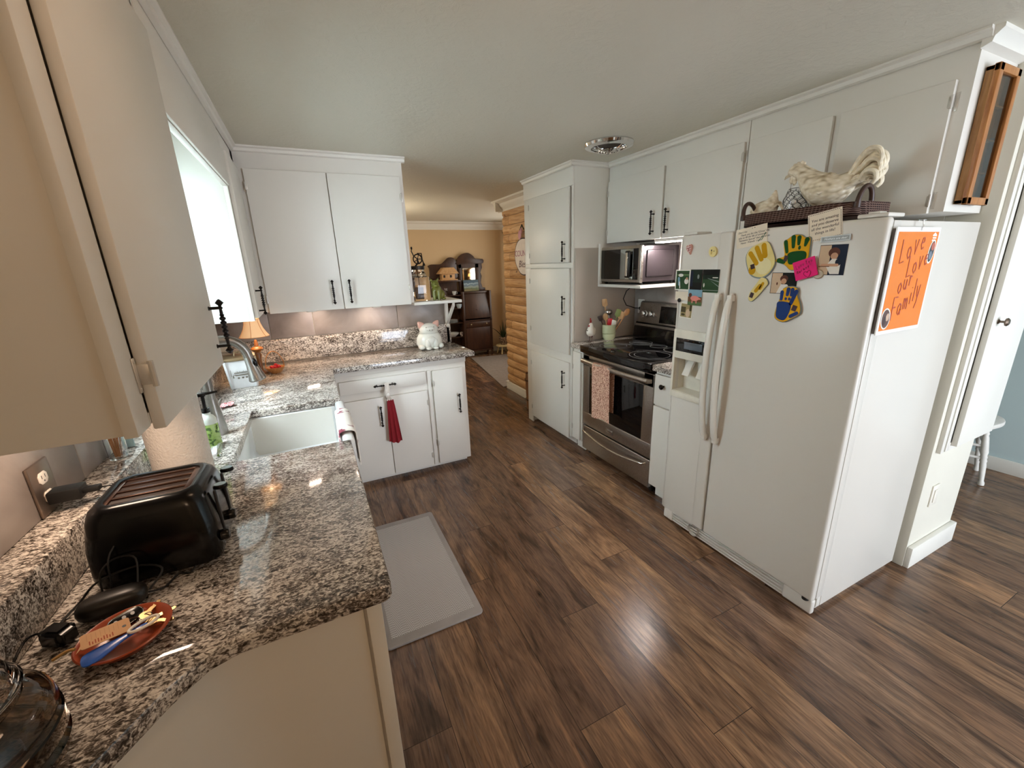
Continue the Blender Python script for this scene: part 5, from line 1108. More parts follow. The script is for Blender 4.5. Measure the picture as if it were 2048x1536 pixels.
# corner: bread tin, lamp, pig jar
t = thing('canister', 'white tapered canister with lake and canoe print and brown lid', 'canister', (-.42, 2.72, TZ), 0)
tx, ty = -.408, 2.725
tr = Matrix.Translation((tx, ty, 0)) @ Matrix.Rotation(.16, 4, 'Z')
m = MB(); m.xf = tr
vs = []
for z, hw, hd in ((TZ, .062, .062), (TZ + .006, .066, .066), (TZ + .155, .080, .080), (TZ + .16, .078, .078)):
    for sx_, sy_ in ((-1, -1), (1, -1), (1, 1), (-1, 1)):
        for a, b in ((.86, 1), (1, .86)) if sx_ * sy_ > 0 else ((1, .86), (.86, 1)): vs.append((sx_ * hw * a, sy_ * hd * b, z))
def order(i): return i
fs = []
for k in range(3):
    for i in range(8): j = (i + 1) % 8; fs.append((k * 8 + i, k * 8 + j, (k + 1) * 8 + j, (k + 1) * 8 + i))
fs += [tuple(range(8))[::-1], tuple(24 + i for i in range(8))]
m.raw(vs, fs); cb_ = obj('body', m, M('#e6e8e8', .2, name='white_enamel'), t)
m = MB(); m.xf = tr; m.box(-.081, .081, -.081, .081, TZ + .158, TZ + .176, .006); m.tube([(-.02, 0, TZ + .176), (-.016, 0, TZ + .196), (.016, 0, TZ + .196), (.02, 0, TZ + .176)], .004, 8); obj('lid', m, M('#8d7a5c', .35, .6, name='brass_lid'), t)
m = MB(); INK2 = M('#6f6a5c', .6, name='taupe_print')
pm = tr @ Matrix.Translation((0, -.0735, TZ + .085)) @ Matrix.Rotation(radians(90) + .095, 4, 'X')
m.xf = pm
m.prism([(-.045, 0), (-.03, -.009), (.03, -.009), (.046, .002), (.02, -.002), (-.02, -.003)], .0, .001, 'z')
for k in range(13):
    x = -.034 + k * .006; h_ = .008 + .008 * ((k * 7) % 5) / 5; m.prism([(x - .003, .006), (x + .003, .006), (x, .006 + h_)], .0, .001, 'z')
m.prism(rect(-.036, .04, .004, .0065), 0, .001, 'z')
for x in (-.02, .0, .018): m.prism(oval(x, -.022, .006, .005, 8), 0, .001, 'z')
m.prism(rect(-.052, -.050, -.01, .028), 0, .001, 'z'); m.prism(rect(-.046, -.040, -.02, -.005), 0, .001, 'z'); m.prism([(.036, -.02), (.048, -.02), (.042, .0)], 0, .001, 'z')
obj('print', m, INK2, cb_)
t = thing('table_lamp', 'small carved table lamp with glowing orange shade in the counter corner', 'lamp', (-.345, 3.02, TZ), 0)
lx, ly = -.345, 3.02
m = MB(); m.lathe([(0, TZ), (.045, TZ), (.042, TZ + .008), (.016, TZ + .014), (.012, TZ + .03), (.014, TZ + .09), (.020, TZ + .12), (.014, TZ + .135), (.030, TZ + .15), (.036, TZ + .158), (.030, TZ + .168), (.012, TZ + .175), (.010, TZ + .20), (.006, TZ + .215), (0, TZ + .215)], (lx, ly, 0), 28); obj('base', m, mat_wood('turned_oak', '#5a3414', '#8a5a28', (6, 6, 2), .35), t)
mshade, nt_, b_n = new_mat('lamp_shade'); b_n.inputs['Base Color'].default_value = lin('#e6c8a0'); b_n.inputs['Emission Color'].default_value = lin('#ffb878'); b_n.inputs['Emission Strength'].default_value = .42; b_n.inputs['Roughness'].default_value = .9
m = MB()
m.lathe([(.083, 1.152), (.070, 1.172), (.056, 1.200), (.046, 1.232), (.042, 1.262)], (lx, ly, 0), 32, cap=False); m.lathe([(.081, 1.152), (.068, 1.172), (.054, 1.200), (.044, 1.232), (.040, 1.262)], (lx, ly, 0), 32, cap=False)
obj('lamp_shade', m, mshade, t)
m = MB()
for k in range(6):
    a = pi / 3 * k + .4; m.tube([(lx + r_ * cos(a), ly + r_ * sin(a), z) for r_, z in ((.084, 1.152), (.071, 1.172), (.057, 1.200), (.047, 1.232), (.043, 1.262))], .0012, 5)
for r_, z in ((.083, 1.152), (.042, 1.262)): m.tube([(lx + r_ * cos(a), ly + r_ * sin(a), z) for a in [2 * pi * k / 36 for k in range(36)]], .0015, 5, closed=True)
obj('shade_trim', m, M('#c48a50', .7, name='braid'), t)
t = thing('berry_bowl', 'little wooden bowl of red berries with a bent handle beside the lamp', 'bowl', (-.27, 2.98, TZ), 0)
m = MB(); m.lathe([(0, TZ), (.030, TZ), (.045, TZ + .02), (.055, TZ + .038), (.050, TZ + .038), (.040, TZ + .022), (0, TZ + .012)], (-.262, 2.985, 0), 28); m.tube([(-.262 + .052 * cos(a), 2.985, TZ + .038 + .10 * sin(a)) for a in [pi * k / 14 for k in range(15)]], .003, 6); obj('bowl', m, WOODM, t)
for k, (dx, dy) in enumerate(((-.02, 0), (.018, .006), (0, -.018), (.0, .018), (.022, -.014), (-.014, -.018), (.004, .002))):
    m = MB(); m.ell((-.262 + dx, 2.985 + dy, TZ + .038 + (.010 if k == 6 else 0)), .012, 2); obj('berry', m, M('#b8101c', .25, name='red_berry'), t)
t = thing('cookie_jar', 'glazed white pig cookie jar with pink ears on the far counter', 'cookie jar', (.80, 3.21, TZ), 0)
px, py = .805, 3.215
m = MB(); m.lathe([(0, TZ), (.078, TZ), (.090, TZ + .012), (.102, TZ + .045), (.098, TZ + .085), (.084, TZ + .112), (.074, TZ + .122), (0, TZ + .122)], (px, py, 0), 40, sy=.8)
for s_ in (-1, 1):
    m.ell((px + s_ * .030, py - .068, TZ + .045), (.022, .022, .042), 3); m.ell((px + s_ * .028, py - .083, TZ + .012), (.022, .018, .013), 2); m.ell((px + s_ * .074, py - .045, TZ + .022), (.026, .040, .022), 3)
m.ell((px, py - .066, TZ + .07), (.04, .022, .035), 3); obj('body', m, M('#dcdcd2', .1, var=.01, name='white_glaze_pig'), t)
m = MB(); m.ell((px, py - .005, TZ + .150), (.074, .062, .050), 4); m.ell((px, py - .058, TZ + .158), (.034, .020, .020), 3)
m.lathe([(.074, TZ + .1235), (.077, TZ + .128), (.070, TZ + .135)], (px, py, 0), 40, sy=.8, cap=False)
hd = obj('lid', m, M('#dcdcd2', .1, var=.01, name='white_glaze_pig'), t)
for s_ in (-1, 1):
    m = MB(); m.xf = Matrix.Translation((px + s_ * .060, py - .01, TZ + .188)) @ Matrix.Rotation(s_ * .62, 4, 'Y'); m.lathe([(.026, -.02), (.026, .0), (.018, .018), (.006, .032), (0, .034)], (0, 0, 0), 14, sy=.42); obj('ear', m, M('#cda090', .25, name='pink_glaze'), hd)
m = MB(); m.ell((px - .010, py - .078, TZ + .152), (.004, .003, .005), 2); m.ell((px + .010, py - .078, TZ + .152), (.004, .003, .005), 2); m.ell((px - .03, py - .054, TZ + .172), (.004, .004, .005), 2); m.ell((px + .03, py - .054, TZ + .172), (.004, .004, .005), 2); obj('eyes', m, M('#8f8a80', .3, name='grey_glaze'), hd)
# churn jar and green pig on the shelf
SZ = 1.2885
t = thing('butter_churn', 'glass jar butter churn with black iron crank gear on the end shelf', 'butter churn', (.765, 3.22, SZ), 0)
jx, jy = .762, 3.225
m = MB(); m.prism([(jx + a, jy + b) for a, b in rc(.04, .04, .035, 0, 90, 4) + rc(-.04, .04, .035, 90, 180, 4) + rc(-.04, -.04, .035, 180, 270, 4) + rc(.04, -.04, .035, 270, 360, 4)], SZ, SZ + .175, 'z', .006); m.lathe([(.072, SZ + .172), (.058, SZ + .205), (.050, SZ + .215), (.050, SZ + .232)], (jx, jy, 0), 32, cap=True); obj('jar', m, GLASS, t)
m = MB(); m.lathe([(.054, SZ + .228), (.056, SZ + .23), (.056, SZ + .252), (.050, SZ + .256), (0, SZ + .256)], (jx, jy, 0), 28); ld = obj('lid', m, M('#39342f', .4, .8, name='old_zinc'), t)
m = MB(); gx = jx + .01
m.tube([(gx + .032 * cos(a), jy - .004, SZ + .305 + .034 * sin(a)) for a in [2 * pi * k / 28 for k in range(28)]], .0045, 8, closed=True, up=(0, 1, 0))
for k in range(5): a = 2 * pi * k / 5; m.tube([(gx, jy - .004, SZ + .305), (gx + .032 * cos(a), jy - .004, SZ + .305 + .034 * sin(a))], .003, 6)
m.tube([(gx - .02, jy, SZ + .255), (gx, jy, SZ + .275), (gx, jy - .002, SZ + .31)], .006, 8); m.tube([(gx + .048, jy, SZ + .256), (gx + .036, jy, SZ + .30), (gx + .032, jy, SZ + .345), (gx, jy, SZ + .345)], .0045, 8); m.lathe([(.012, SZ + .256), (.006, SZ + .275)], (gx + .045, jy, 0), 10)
m.tube([(gx, jy - .01, SZ + .305), (gx - .03, jy - .02, SZ + .325), (gx - .045, jy - .02, SZ + .36), (gx - .042, jy - .02, SZ + .375)], .004, 8); m.ell((gx - .042, jy - .02, SZ + .382), (.007, .007, .012), 2)
obj('crank_gear', m, IRON, ld)
m = MB(); m.tube([(jx, jy, SZ + .228), (jx, jy, SZ + .10)], .003, 8); m.box(jx - .03, jx + .03, jy - .003, jy + .003, SZ + .015, SZ + .10, .002); m.box(jx - .003, jx + .003, jy - .03, jy + .03, SZ + .015, SZ + .10, .002); obj('paddle', m, mat_wood('paddle_wood', '#4b3018', '#7a5530', (4, 4, 10), .5), t)
t = thing('pig_figurine', 'olive green glazed sitting pig figurine beside the glass churn', 'figurine', (.88, 3.18, SZ), 0)
qx, qy = .882, 3.165
GG = M('#6c6e2c', .12, var=.2, scale=20, name='olive_glaze')
m = MB(); m.ell((qx, qy, SZ + .062), (.040, .038, .058), 4); m.ell((qx - .010, qy - .006, SZ + .115), (.030, .032, .034), 3); m.ell((qx - .016, qy - .034, SZ + .108), (.016, .016, .014), 3); m.ell((qx + .038, qy + .01, SZ + .040), (.028, .030, .036), 3)
for dx in (-.030, .006): m.tube([(qx + dx, qy - .03, SZ + .07), (qx + dx, qy - .036, SZ + .008)], [.014, .011], 10); m.ell((qx + dx, qy - .037, SZ + .008), (.013, .014, .008), 2)
m.ell((qx + .050, qy - .012, SZ + .010), (.018, .022, .010), 2); obj('body', m, GG, t)
for s_ in (-1, 1):
    m = MB(); m.xf = Matrix.Translation((qx - .012 + s_ * .024, qy, SZ + .148)) @ Matrix.Rotation(s_ * .5, 4, 'Y'); m.lathe([(.011, -.014), (.009, .0), (0, .020)], (0, 0, 0), 12, sy=.5); obj('ear', m, GG, t)

# ------------------------------------------------------------------ basket and birds on the refrigerator
BZ = 1.6575
t = thing('tray_basket', 'long dark wicker tray with looped handles on top of the refrigerator', 'basket', (1.93, 1.10, BZ), 0)
m = MB(); bx0, bx1, b0, b1 = 1.80, 2.09, .893, 1.372
_o = rc(bx1 - .09, b1 - .09, .09, 0, 90, 6) + rc(bx0 + .09, b1 - .09, .09, 90, 180, 6) + rc(bx0 + .09, b0 + .09, .09, 180, 270, 6) + rc(bx1 - .09, b0 + .09, .09, 270, 360, 6)
_i = rc(bx1 - .09, b1 - .09, .079, 0, 90, 6) + rc(bx0 + .09, b1 - .09, .079, 90, 180, 6) + rc(bx0 + .09, b0 + .09, .079, 180, 270, 6) + rc(bx1 - .09, b0 + .09, .079, 270, 360, 6)
m.prism(_o, BZ, BZ + .008); nO = len(_o)
m.raw([(x, y, z) for P_, z in ((_o, BZ), (_o, BZ + .052), (_i, BZ + .052), (_i, BZ)) for x, y in P_], [(r_ * nO + i, r_ * nO + (i + 1) % nO, ((r_ + 1) % 4) * nO + (i + 1) % nO, ((r_ + 1) % 4) * nO + i) for r_ in range(4) for i in range(nO)]); obj('tray', m, mat_wicker(), t)
for y_, dy in ((b0 + .006, -.004), (b1 - .006, .012)):
    m = MB(); xc = 1.875 if y_ < 1 else 1.875; y_ += .012 if y_ < 1 else -.010; m.tube([(xc - .045 * cos(a), y_ + dy * sin(a), BZ + .03 + .075 * sin(a) ** .8) for a in [pi * k / 16 for k in range(17)]], .0085, 10)
    for s_ in (-1, 1): m.tube([(xc + s_ * .045, y_, BZ + .03), (xc + s_ * .045, y_, BZ + .05)], .0125, 10)
    obj('handle', m, M('#3d261d', .4, name='dark_rattan'), t)
ROO = mat_rooster()
t = thing('rooster_statue', 'cream carved rooster with sweeping tail standing in the basket', 'rooster', (1.95, 1.08, BZ + .009), 0)
m = MB(); rx = 1.95
pts = [(rx, 1.262, 1.862), (rx, 1.248, 1.872), (rx, 1.225, 1.873), (rx, 1.20, 1.858), (rx, 1.175, 1.835), (rx, 1.145, 1.806), (rx, 1.105, 1.782), (rx, 1.065, 1.775), (rx, 1.03, 1.785), (rx, 1.00, 1.805), (rx, .98, 1.825)]
rr = [.012, .024, .028, .031, .040, .054, .066, .064, .050, .034, .018]
m.tube(smooth(pts, 3), [rr[min(i // 3, 10)] + (rr[min(i // 3 + 1, 10)] - rr[min(i // 3, 10)]) * (i % 3) / 3 for i in range(31)], 24)
m.lathe([(0, BZ + .009), (.045, BZ + .009), (.048, BZ + .02), (.035, BZ + .05), (.02, BZ + .075)], (rx, 1.085, 0), 20, sx=.8)
bd = obj('body', m, ROO, t)
for j, (dx, dz, L) in enumerate(((-.042, -.01, .07), (.042, -.01, .07), (-.038, .012, .055), (.038, .012, .055))):
    m = MB(); m.tube([(rx + dx, 1.12, 1.785 + dz), (rx + dx * 1.1, 1.08, 1.775 + dz), (rx + dx * .9, 1.08 - L, 1.79 + dz)], [.012, .024, .004], 10, flat=.5, up=(0, 0, 1)); obj('wing_feather', m, ROO, bd)
tails = []
for k in range(9):
    f_ = k / 8; lx_ = ((k * 5) % 7 - 3) * .006
    P = [(rx + lx_ * .4, 1.015 - .01 * f_, 1.80 - .022 * f_)]
    topz = 1.893 - .085 * f_; far = .905 - .012 * f_
    P += [(rx + lx_, .985 - .02 * f_, 1.835 - .035 * f_ ), (rx + lx_, .962 - .012 * f_, topz - .022 + .0 * f_), (rx + lx_ * 1.2, .935, topz), (rx + lx_ * 1.3, .905, topz - .004), (rx + lx_ * 1.3, .890 + .006 * f_, topz - .028), (rx + lx_ * 1.2, .893 + .014 * f_, topz - .055 + .012 * f_)]
    P = smooth(P, 4); n_ = len(P)
    m = MB(); m.tube(P, [.006 + .0085 * sin(pi * min(1, (i + 2) / (n_ + 1)) ** .8) for i in range(n_)], 8, flat=.8); obj('tail_feather', m, M('#e6dac0', .5, var=.15, scale=60, bump=.4, bscale=120, name='carved_tail'), t)
for k in range(7):
    f_ = k / 6; m = MB(); y_ = 1.03 - .035 * f_; z_ = 1.755 + .03 * f_; s_ = -1 if k % 2 else 1
    m.tube([(rx + s_ * .025, y_ + .03, z_), (rx + s_ * .022, y_ - .03, z_ + .012), (rx + s_ * .012, y_ - .075 - .02 * f_, z_ + .030 + .01 * f_), (rx + s_ * .008, y_ - .09 - .02 * f_, z_ + .024 + .01 * f_)], [.008, .013, .010, .004], 8, flat=.5, up=(0, 0, 1)); obj('tail_covert', m, ROO, t)
m = MB(); m.tube([(rx, 1.262, 1.862), (rx, 1.278, 1.857), (rx, 1.286, 1.848)], [.008, .006, .0015], 10)
obj('beak', m, ROO, t)
m = MB()
for k, (y_, z_, r_) in enumerate(((1.258, 1.886, .008), (1.245, 1.893, .010), (1.230, 1.897, .010), (1.214, 1.900, .009), (1.203, 1.896, .007))): m.ell((rx, y_, z_), (.006, r_, r_ * 1.2), 2)
m.ell((rx, 1.235, 1.885), (.007, .028, .010), 2); obj('comb', m, ROO, t)
m = MB(); m.ell((rx - .006, 1.246, 1.842), (.006, .011, .019), 2); m.ell((rx - .006, 1.232, 1.838), (.006, .011, .022), 2); obj('wattle', m, ROO, t)
_sq = Matrix.Translation((rx, 1.08, 0)) @ Matrix.Diagonal((1, .91, 1, 1)) @ Matrix.Translation((-rx, -1.08, 0))
_w = wm(t); _l = _w.inverted() @ _sq @ _w
for o_ in [o for o in bpy.data.objects if o.parent == t or (o.parent and o.parent.parent == t)]: o_.data.transform(_l)
t = thing('hen_statue', 'smaller cream hen seen from behind in the left end of the basket', 'hen', (1.95, 1.34, BZ + .009), 0)
m = MB(); hx = 1.95
m.tube(smooth([(hx, 1.388, 1.70), (hx, 1.365, 1.722), (hx, 1.335, 1.735), (hx, 1.312, 1.76), (hx, 1.303, 1.79), (hx, 1.300, 1.812)], 3), [.012, .030, .042, .046, .046, .046, .045, .042, .038, .030, .024, .018, .014, .010, .006, .003], 18)
m.lathe([(0, BZ + .009), (.042, BZ + .009), (.045, BZ + .03), (.03, BZ + .06)], (hx, 1.335, 0), 18); b_ = obj('body', m, ROO, t)
m = MB()
for k in range(4): m.tube([(hx, 1.33 - .012 * k, 1.752 - .004 * k), (hx, 1.305 - .010 * k, 1.772 - .006 * k), (hx, 1.292 - .012 * k, 1.768 - .014 * k)], [.016, .014, .004], 8, flat=.6)
obj('tail', m, ROO, b_)
t = thing('wire_jar', 'clear glass jar wrapped in dark chicken wire between the hen and rooster', 'jar', (1.95, 1.22, BZ + .009), 0)
wx, wy, wz = 2.025, 1.245, BZ + .009
m = MB(); PR = [(0, wz), (.048, wz), (.053, wz + .01), (.054, wz + .10), (.046, wz + .13), (.034, wz + .142), (.034, wz + .165)]
m.lathe(PR + [(.0315, wz + .165), (.0315, wz + .141), (.043, wz + .128), (.051, wz + .10), (.050, wz + .012), (0, wz + .005)], (wx, wy, 0), 40, cap=False); obj('jar', m, GLASS, t)
m = MB(); nn = 11
def wr(z): z -= wz; return .0555 if z < .10 else .0555 - (z - .10) * .38
for k in range(8):
    for i in range(nn):
        z_ = wz + .006 + k * .017; o_ = (k % 2) * .5; a0 = 2 * pi * (i + o_) / nn; a1 = 2 * pi * (i + o_ + .5) / nn; a2 = 2 * pi * (i + o_ - .5) / nn; zt_ = z_ + .010; zu = z_ + .017
        def PP(a, z): return (wx + wr(z) * cos(a), wy + wr(z) * sin(a), z)
        m.tube([PP(a0, z_), PP(a1, zt_)], .0011, 4); m.tube([PP(a0, z_), PP(a2, zt_)], .0011, 4); m.tube([PP(a1, zt_), PP(a1, zu)], .0014, 4)
for z_ in (wz + .004, wz + .146): m.tube([(wx + wr(z_) * cos(a), wy + wr(z_) * sin(a), z_) for a in [2 * pi * k / 30 for k in range(30)]], .0011, 5, closed=True)
obj('chicken_wire', m, IRON, t)
# shallow wooden display case on the end of the wall cabinet
t = thing('display_case', 'shallow honey wood display case with glass front on the cabinet end', 'display case', (2.30, .77, 1.69), 0)
cx0, cx1, cz0, cz1, cy0, cy1 = 2.236, 2.42, 1.694, 2.135, .762, .7925
CW = mat_wood('case_wood', '#8a5e30', '#ac7e4a', (10, 10, 1.2), .35)
m = MB(); m.box(cx0, cx0 + .012, cy0 + .008, cy1, cz0, cz1, .001); m.box(cx1 - .03, cx1 - .018, cy0 + .008, cy1, cz0, cz1, .001); m.box(cx0, cx1 - .018, cy0 + .008, cy1, cz0, cz0 + .012); m.box(cx0, cx1 - .018, cy0 + .008, cy1, cz1 - .012, cz1); m.box(cx0 + .01, cx1 - .02, cy1 - .004, cy1, cz0, cz1)
for z_ in (1.80, 1.91, 2.02): m.box(cx0 + .01, cx1 - .02, cy0 + .012, cy1, z_, z_ + .005)
obj('case', m, CW, t)
m = MB(); m.box(cx0 - .004, cx0 + .026, cy0 - .008, cy0 + .009, cz0 - .004, cz1 + .004, .003); m.box(cx1 - .04, cx1 - .012, cy0 - .008, cy0 + .009, cz0 - .004, cz1 + .004, .003); m.box(cx0 - .004, cx1 - .012, cy0 - .008, cy0 + .009, cz0 - .004, cz0 + .022, .003); m.box(cx0 - .004, cx1 - .012, cy0 - .008, cy0 + .009, cz1 - .022, cz1 + .004, .003); dr_ = obj('door', m, mat_wood('case_frame_wood', '#965a28', '#b67c44', (10, 10, 1.2), .3), t)
m = MB(); m.box(cx0 + .02, cx1 - .035, cy0 + .001, cy0 + .003, cz0 + .018, cz1 - .018); obj('pane', m, glass('case_glass', '#c8c4bc', .02, 1.3), dr_)
# ceiling vent
t = thing('ceiling_vent', 'round chrome exhaust fan grille set in the ceiling', 'vent', (1.81, 2.32, CEIL - .05), 0)
vx, vy = 1.812, 2.318
m = MB(); m.lathe([(.150, CEIL - .001), (.152, CEIL - .008), (.146, CEIL - .022), (.118, CEIL - .032), (.110, CEIL - .030), (.104, CEIL - .018), (.102, CEIL - .002)], (vx, vy, 0), 56, cap=False); gr_ = obj('trim_ring', m, CHROME, t)
m = MB()
for r_, z_ in ((.062, .046), (.045, .050), (.028, .053), (.012, .055)): m.tube([(vx + r_ * cos(a), vy + r_ * sin(a), CEIL - z_) for a in [2 * pi * k / 40 for k in range(40)]], .0042, 8, closed=True)
for k in range(4): a = pi / 2 * k + .15; m.tube([(vx + .012 * cos(a), vy + .012 * sin(a), CEIL - .056), (vx + .062 * cos(a), vy + .062 * sin(a), CEIL - .047), (vx + .108 * cos(a), vy + .108 * sin(a), CEIL - .028)], .004, 8)
obj('grille', m, CHROME, t)
m = MB(); m.lathe([(0, CEIL - .004), (.104, CEIL - .004), (.104, CEIL - .001), (0, CEIL - .001)], (vx, vy, 0), 36); obj('duct_opening', m, M('#2a1a12', .6, name='dark_duct'), t)
for x_, lab in ((.0, 'small puck light under the far wall cabinet, left one'), (.42, 'small puck light under the far wall cabinet, right one')):
    m = MB(); m.lathe([(0, 1.272), (.030, 1.272), (.034, 1.278), (.034, 1.2895), (0, 1.2895)], (x_, 3.10, 0), 24); o = obj('puck_light', m, M('#e6e2d8', .3, name='white_puck')); tag(o, lab, 'light', 'puck lights under the wall cabinet')
# white stool in the nook
STW = M('#dcd8d0', .45, var=.06, scale=25, name='distressed_white')
t = thing('chair', 'white painted chair with saddle seat and turned legs in the next room', 'chair', (4.0, 1.1, 0), 0)
sx0, sy0 = 3.93, 1.12
m = MB(); m.prism(wob([(sx0 - .22, sy0 + .18), (sx0 - .20, sy0 - .16), (sx0 - .05, sy0 - .225), (sx0 + .10, sy0 - .215), (sx0 + .19, sy0 - .12), (sx0 + .20, sy0 + .18)], 5), .405, .438, 'z', .010); obj('seat', m, STW, t)
LP = []
for k, (dx, dy, ex, ey) in enumerate(((-.02, -.17, -.05, -.23), (.14, .14, .20, .18), (-.15, .14, -.20, .19), (.15, -.10, .20, -.13))):
    m = MB(); a = Vector((sx0 + dx, sy0 + dy, .408)); b = Vector((sx0 + ex, sy0 + ey, .002)); P = [a.lerp(b, u) for u in (0, .05, .08, .11, .14, .17, .2, .3, .45, .5, .53, .56, .59, .62, .65, .8, .92, .96, 1)]
    m.tube(P, [.012, .014, .018, .014, .018, .014, .017, .019, .021, .016, .019, .015, .019, .015, .017, .015, .012, .017, .015], 14); obj('leg', m, STW, t); LP.append((a, b))
for i, j, u in ((0, 3, .32), (0, 3, .52), (0, 2, .35), (0, 2, .55), (1, 3, .4), (1, 2, .45)):
    m = MB(); a = LP[i][0].lerp(LP[i][1], u); b = LP[j][0].lerp(LP[j][1], u); m.tube([a, a.lerp(b, .5), b], [.008, .012, .008], 10); obj('stretcher', m, STW, t)

# ------------------------------------------------------------------ living room beyond
m = MB(); m.prism([(2.10, 4.72), (2.36, 6.62), (3.25, 6.5), (3.25, 4.72)], .001, .012, 'z', .003); o = obj('rug', m, M('#8b827c', .95, var=.12, scale=30, bump=.5, bscale=300, name='grey_rug')); tag(o, 'grey rug on the living room floor past the log wall', 'rug')
m = MB(); m.box(2.40, 2.60, 3.562, 3.60, 0, .1)
t = thing('secretary_desk', 'dark oak secretary desk with side curio and scrolled crest against far wall', 'desk', (2.35, 6.8, 0), 0)
fy = 6.72
m = MB()
m.box(2.30, 2.335, fy, 6.975, .09, 1.12, .003); m.box(2.79, 2.825, fy, 6.975, .09, 1.12, .003); m.box(2.30, 2.825, fy, 6.975, .09, .12); m.box(2.30, 2.825, fy, 6.975, .62, .64); m.box(2.30, 2.84, fy + .05, 6.98, 1.08, 1.115, .004)
m.box(2.30, 2.825, 6.955, 6.975, .12, 1.1); m.box(2.335, 2.79, fy + .01, fy + .03, .50, .62)
m.prism([(fy - .01, .62), (fy - .01, .66), (6.80, 1.09), (6.97, 1.09), (6.97, .62)], 2.302, 2.318, 'x'); m.prism([(fy - .01, .62), (fy - .01, .66), (6.80, 1.09), (6.97, 1.09), (6.97, .62)], 2.807, 2.823, 'x')
# curio side
m.box(1.84, 1.862, fy + .03, 6.975, .09, 1.30, .003); m.box(1.84, 2.30, 6.955, 6.975, .09, 1.30); m.box(1.84, 2.30, fy + .02, 6.975, 1.29, 1.315, .003)
for z_ in (.09, .36, .60, .84, 1.06): m.box(1.862, 2.30, fy + .03, 6.955, z_, z_ + .012)
obj('carcase', m, WOODD, t)
m = MB(); m.prism([(fy - .006, .665), (fy + .010, .665), (6.80, 1.08), (6.785, 1.08)], 2.322, 2.803, 'x', .003); fl = obj('writing_flap', m, WOODD, t)
m = MB()
for k in range(5):
    a = -pi / 2 + (k - 2) * .5; cxx, czz = 2.56, .80; m.tube([(cxx, 6.735, czz), (cxx + .05 * cos(a + pi), 6.737 + .01, czz + .03 * abs(sin(a))), (cxx + .10 * cos(a), 6.752, czz + .06 * (1 - abs(cos(a))) + .03)], .005, 6)
obj('carving', m, WOODD, fl)
m = MB(); m.box(2.34, 2.785, fy - .003, fy + .012, .515, .605, .003); dw = obj('drawer', m, WOODD, t)
for x_ in (2.43, 2.715):
    m = MB(); m.ell((x_, fy - .012, .565), (.013, .010, .013), 2); obj('knob', m, M('#b8a888', .3, .7, name='brass_knob'), dw)
m = MB(); m.box(2.34, 2.785, fy, fy + .015, .125, .505, .003); obj('door', m, mat_wood('dark_oak_panel', '#2c180f', '#46291a', (3, 3, .6), .4), t)
for (x_, y_) in ((2.32, fy + .02), (2.805, fy + .02), (2.32, 6.95), (2.805, 6.95), (1.86, fy + .05), (1.86, 6.95)):
    m = MB(); m.tube([(x_, y_, .095), (x_ + .005, y_ - .01, .05), (x_, y_, .001)], [.022, .016, .02], 10); obj('leg', m, WOODD, t)
# back with mirror and scrolled crest
m = MB(); m.box(2.335, 2.395, 6.93, 6.96, 1.115, 1.60, .004); m.prism([(2.64, 1.115), (2.81, 1.115), (2.81, 1.16), (2.76, 1.17), (2.735, 1.25), (2.755, 1.36), (2.735, 1.42), (2.77, 1.50), (2.76, 1.62), (2.64, 1.62)], 6.93, 6.96, 'y', .003); m.box(2.335, 2.70, 6.93, 6.96, 1.505, 1.60); m.box(2.38, 2.66, 6.93, 6.96, 1.115, 1.27)
m.prism(wob([(2.30, 1.56), (2.31, 1.62), (2.36, 1.69), (2.44, 1.735), (2.53, 1.745), (2.61, 1.70), (2.65, 1.655), (2.72, 1.645), (2.79, 1.64), (2.80, 1.59), (2.75, 1.565), (2.55, 1.57)], 4), 6.925, 6.962, 'y', .004)
m.prism(wob([(1.82, 1.33), (1.84, 1.40), (1.84, 1.51), (1.82, 1.55), (1.88, 1.575), (2.03, 1.575), (2.10, 1.62), (2.17, 1.675), (2.25, 1.675), (2.30, 1.62), (2.31, 1.50), (2.30, 1.34), (2.06, 1.33)], 4), 6.925, 6.962, 'y', .004)
obj('crest', m, WOODD, t)
m = MB(); m.box(2.405, 2.632, 6.920, 6.930, 1.27, 1.50, .002); m.mi = 0; obj('mirror', m, M('#f0efe8', .03, 1., var=.0, name='mirror_glass'), t)
# things on and in the desk
m = MB(); m.xf = Matrix.Translation((2.535, 6.88, 1.117)) @ Matrix.Rotation(-.15, 4, 'X'); m.box(-.135, .135, -.006, .006, 0, .185); pf = obj('canvas_painting', m, M('#5f6a5c', .6, name='canvas_edge'))
pm_, nt_, b_n = new_mat('landscape_paint'); tc_ = nd(nt_, 'ShaderNodeTexCoord'); sp_ = nd(nt_, 'ShaderNodeSeparateXYZ'); nz_ = nd(nt_, 'ShaderNodeTexNoise', Scale=14., Detail=4.); nt_.links.new(tc_.outputs['Generated'], sp_.inputs[0]); nt_.links.new(tc_.outputs['Object'], nz_.inputs['Vector'])
ma = nd(nt_, 'ShaderNodeMath', operation='MULTIPLY_ADD'); ma.inputs[1].default_value = .5; nt_.links.new(nz_.outputs['Fac'], ma.inputs[0]); nt_.links.new(sp_.outputs['Z'], ma.inputs[2])
rp_ = ramp(nt_, [(.25, lin('#8a7a50')), (.45, lin('#5d6a48')), (.62, lin('#8f9a90')), (.78, lin('#5f7584')), (.95, lin('#9fb4bc')), (1, lin('#4d6475'))]); nt_.links.new(ma.outputs[0], rp_.inputs['Fac']); nt_.links.new(rp_.outputs[0], b_n.inputs['Base Color']); b_n.inputs['Roughness'].default_value = .6
tag(pf, 'small unframed landscape painting leaning on the secretary below the mirror', 'painting')
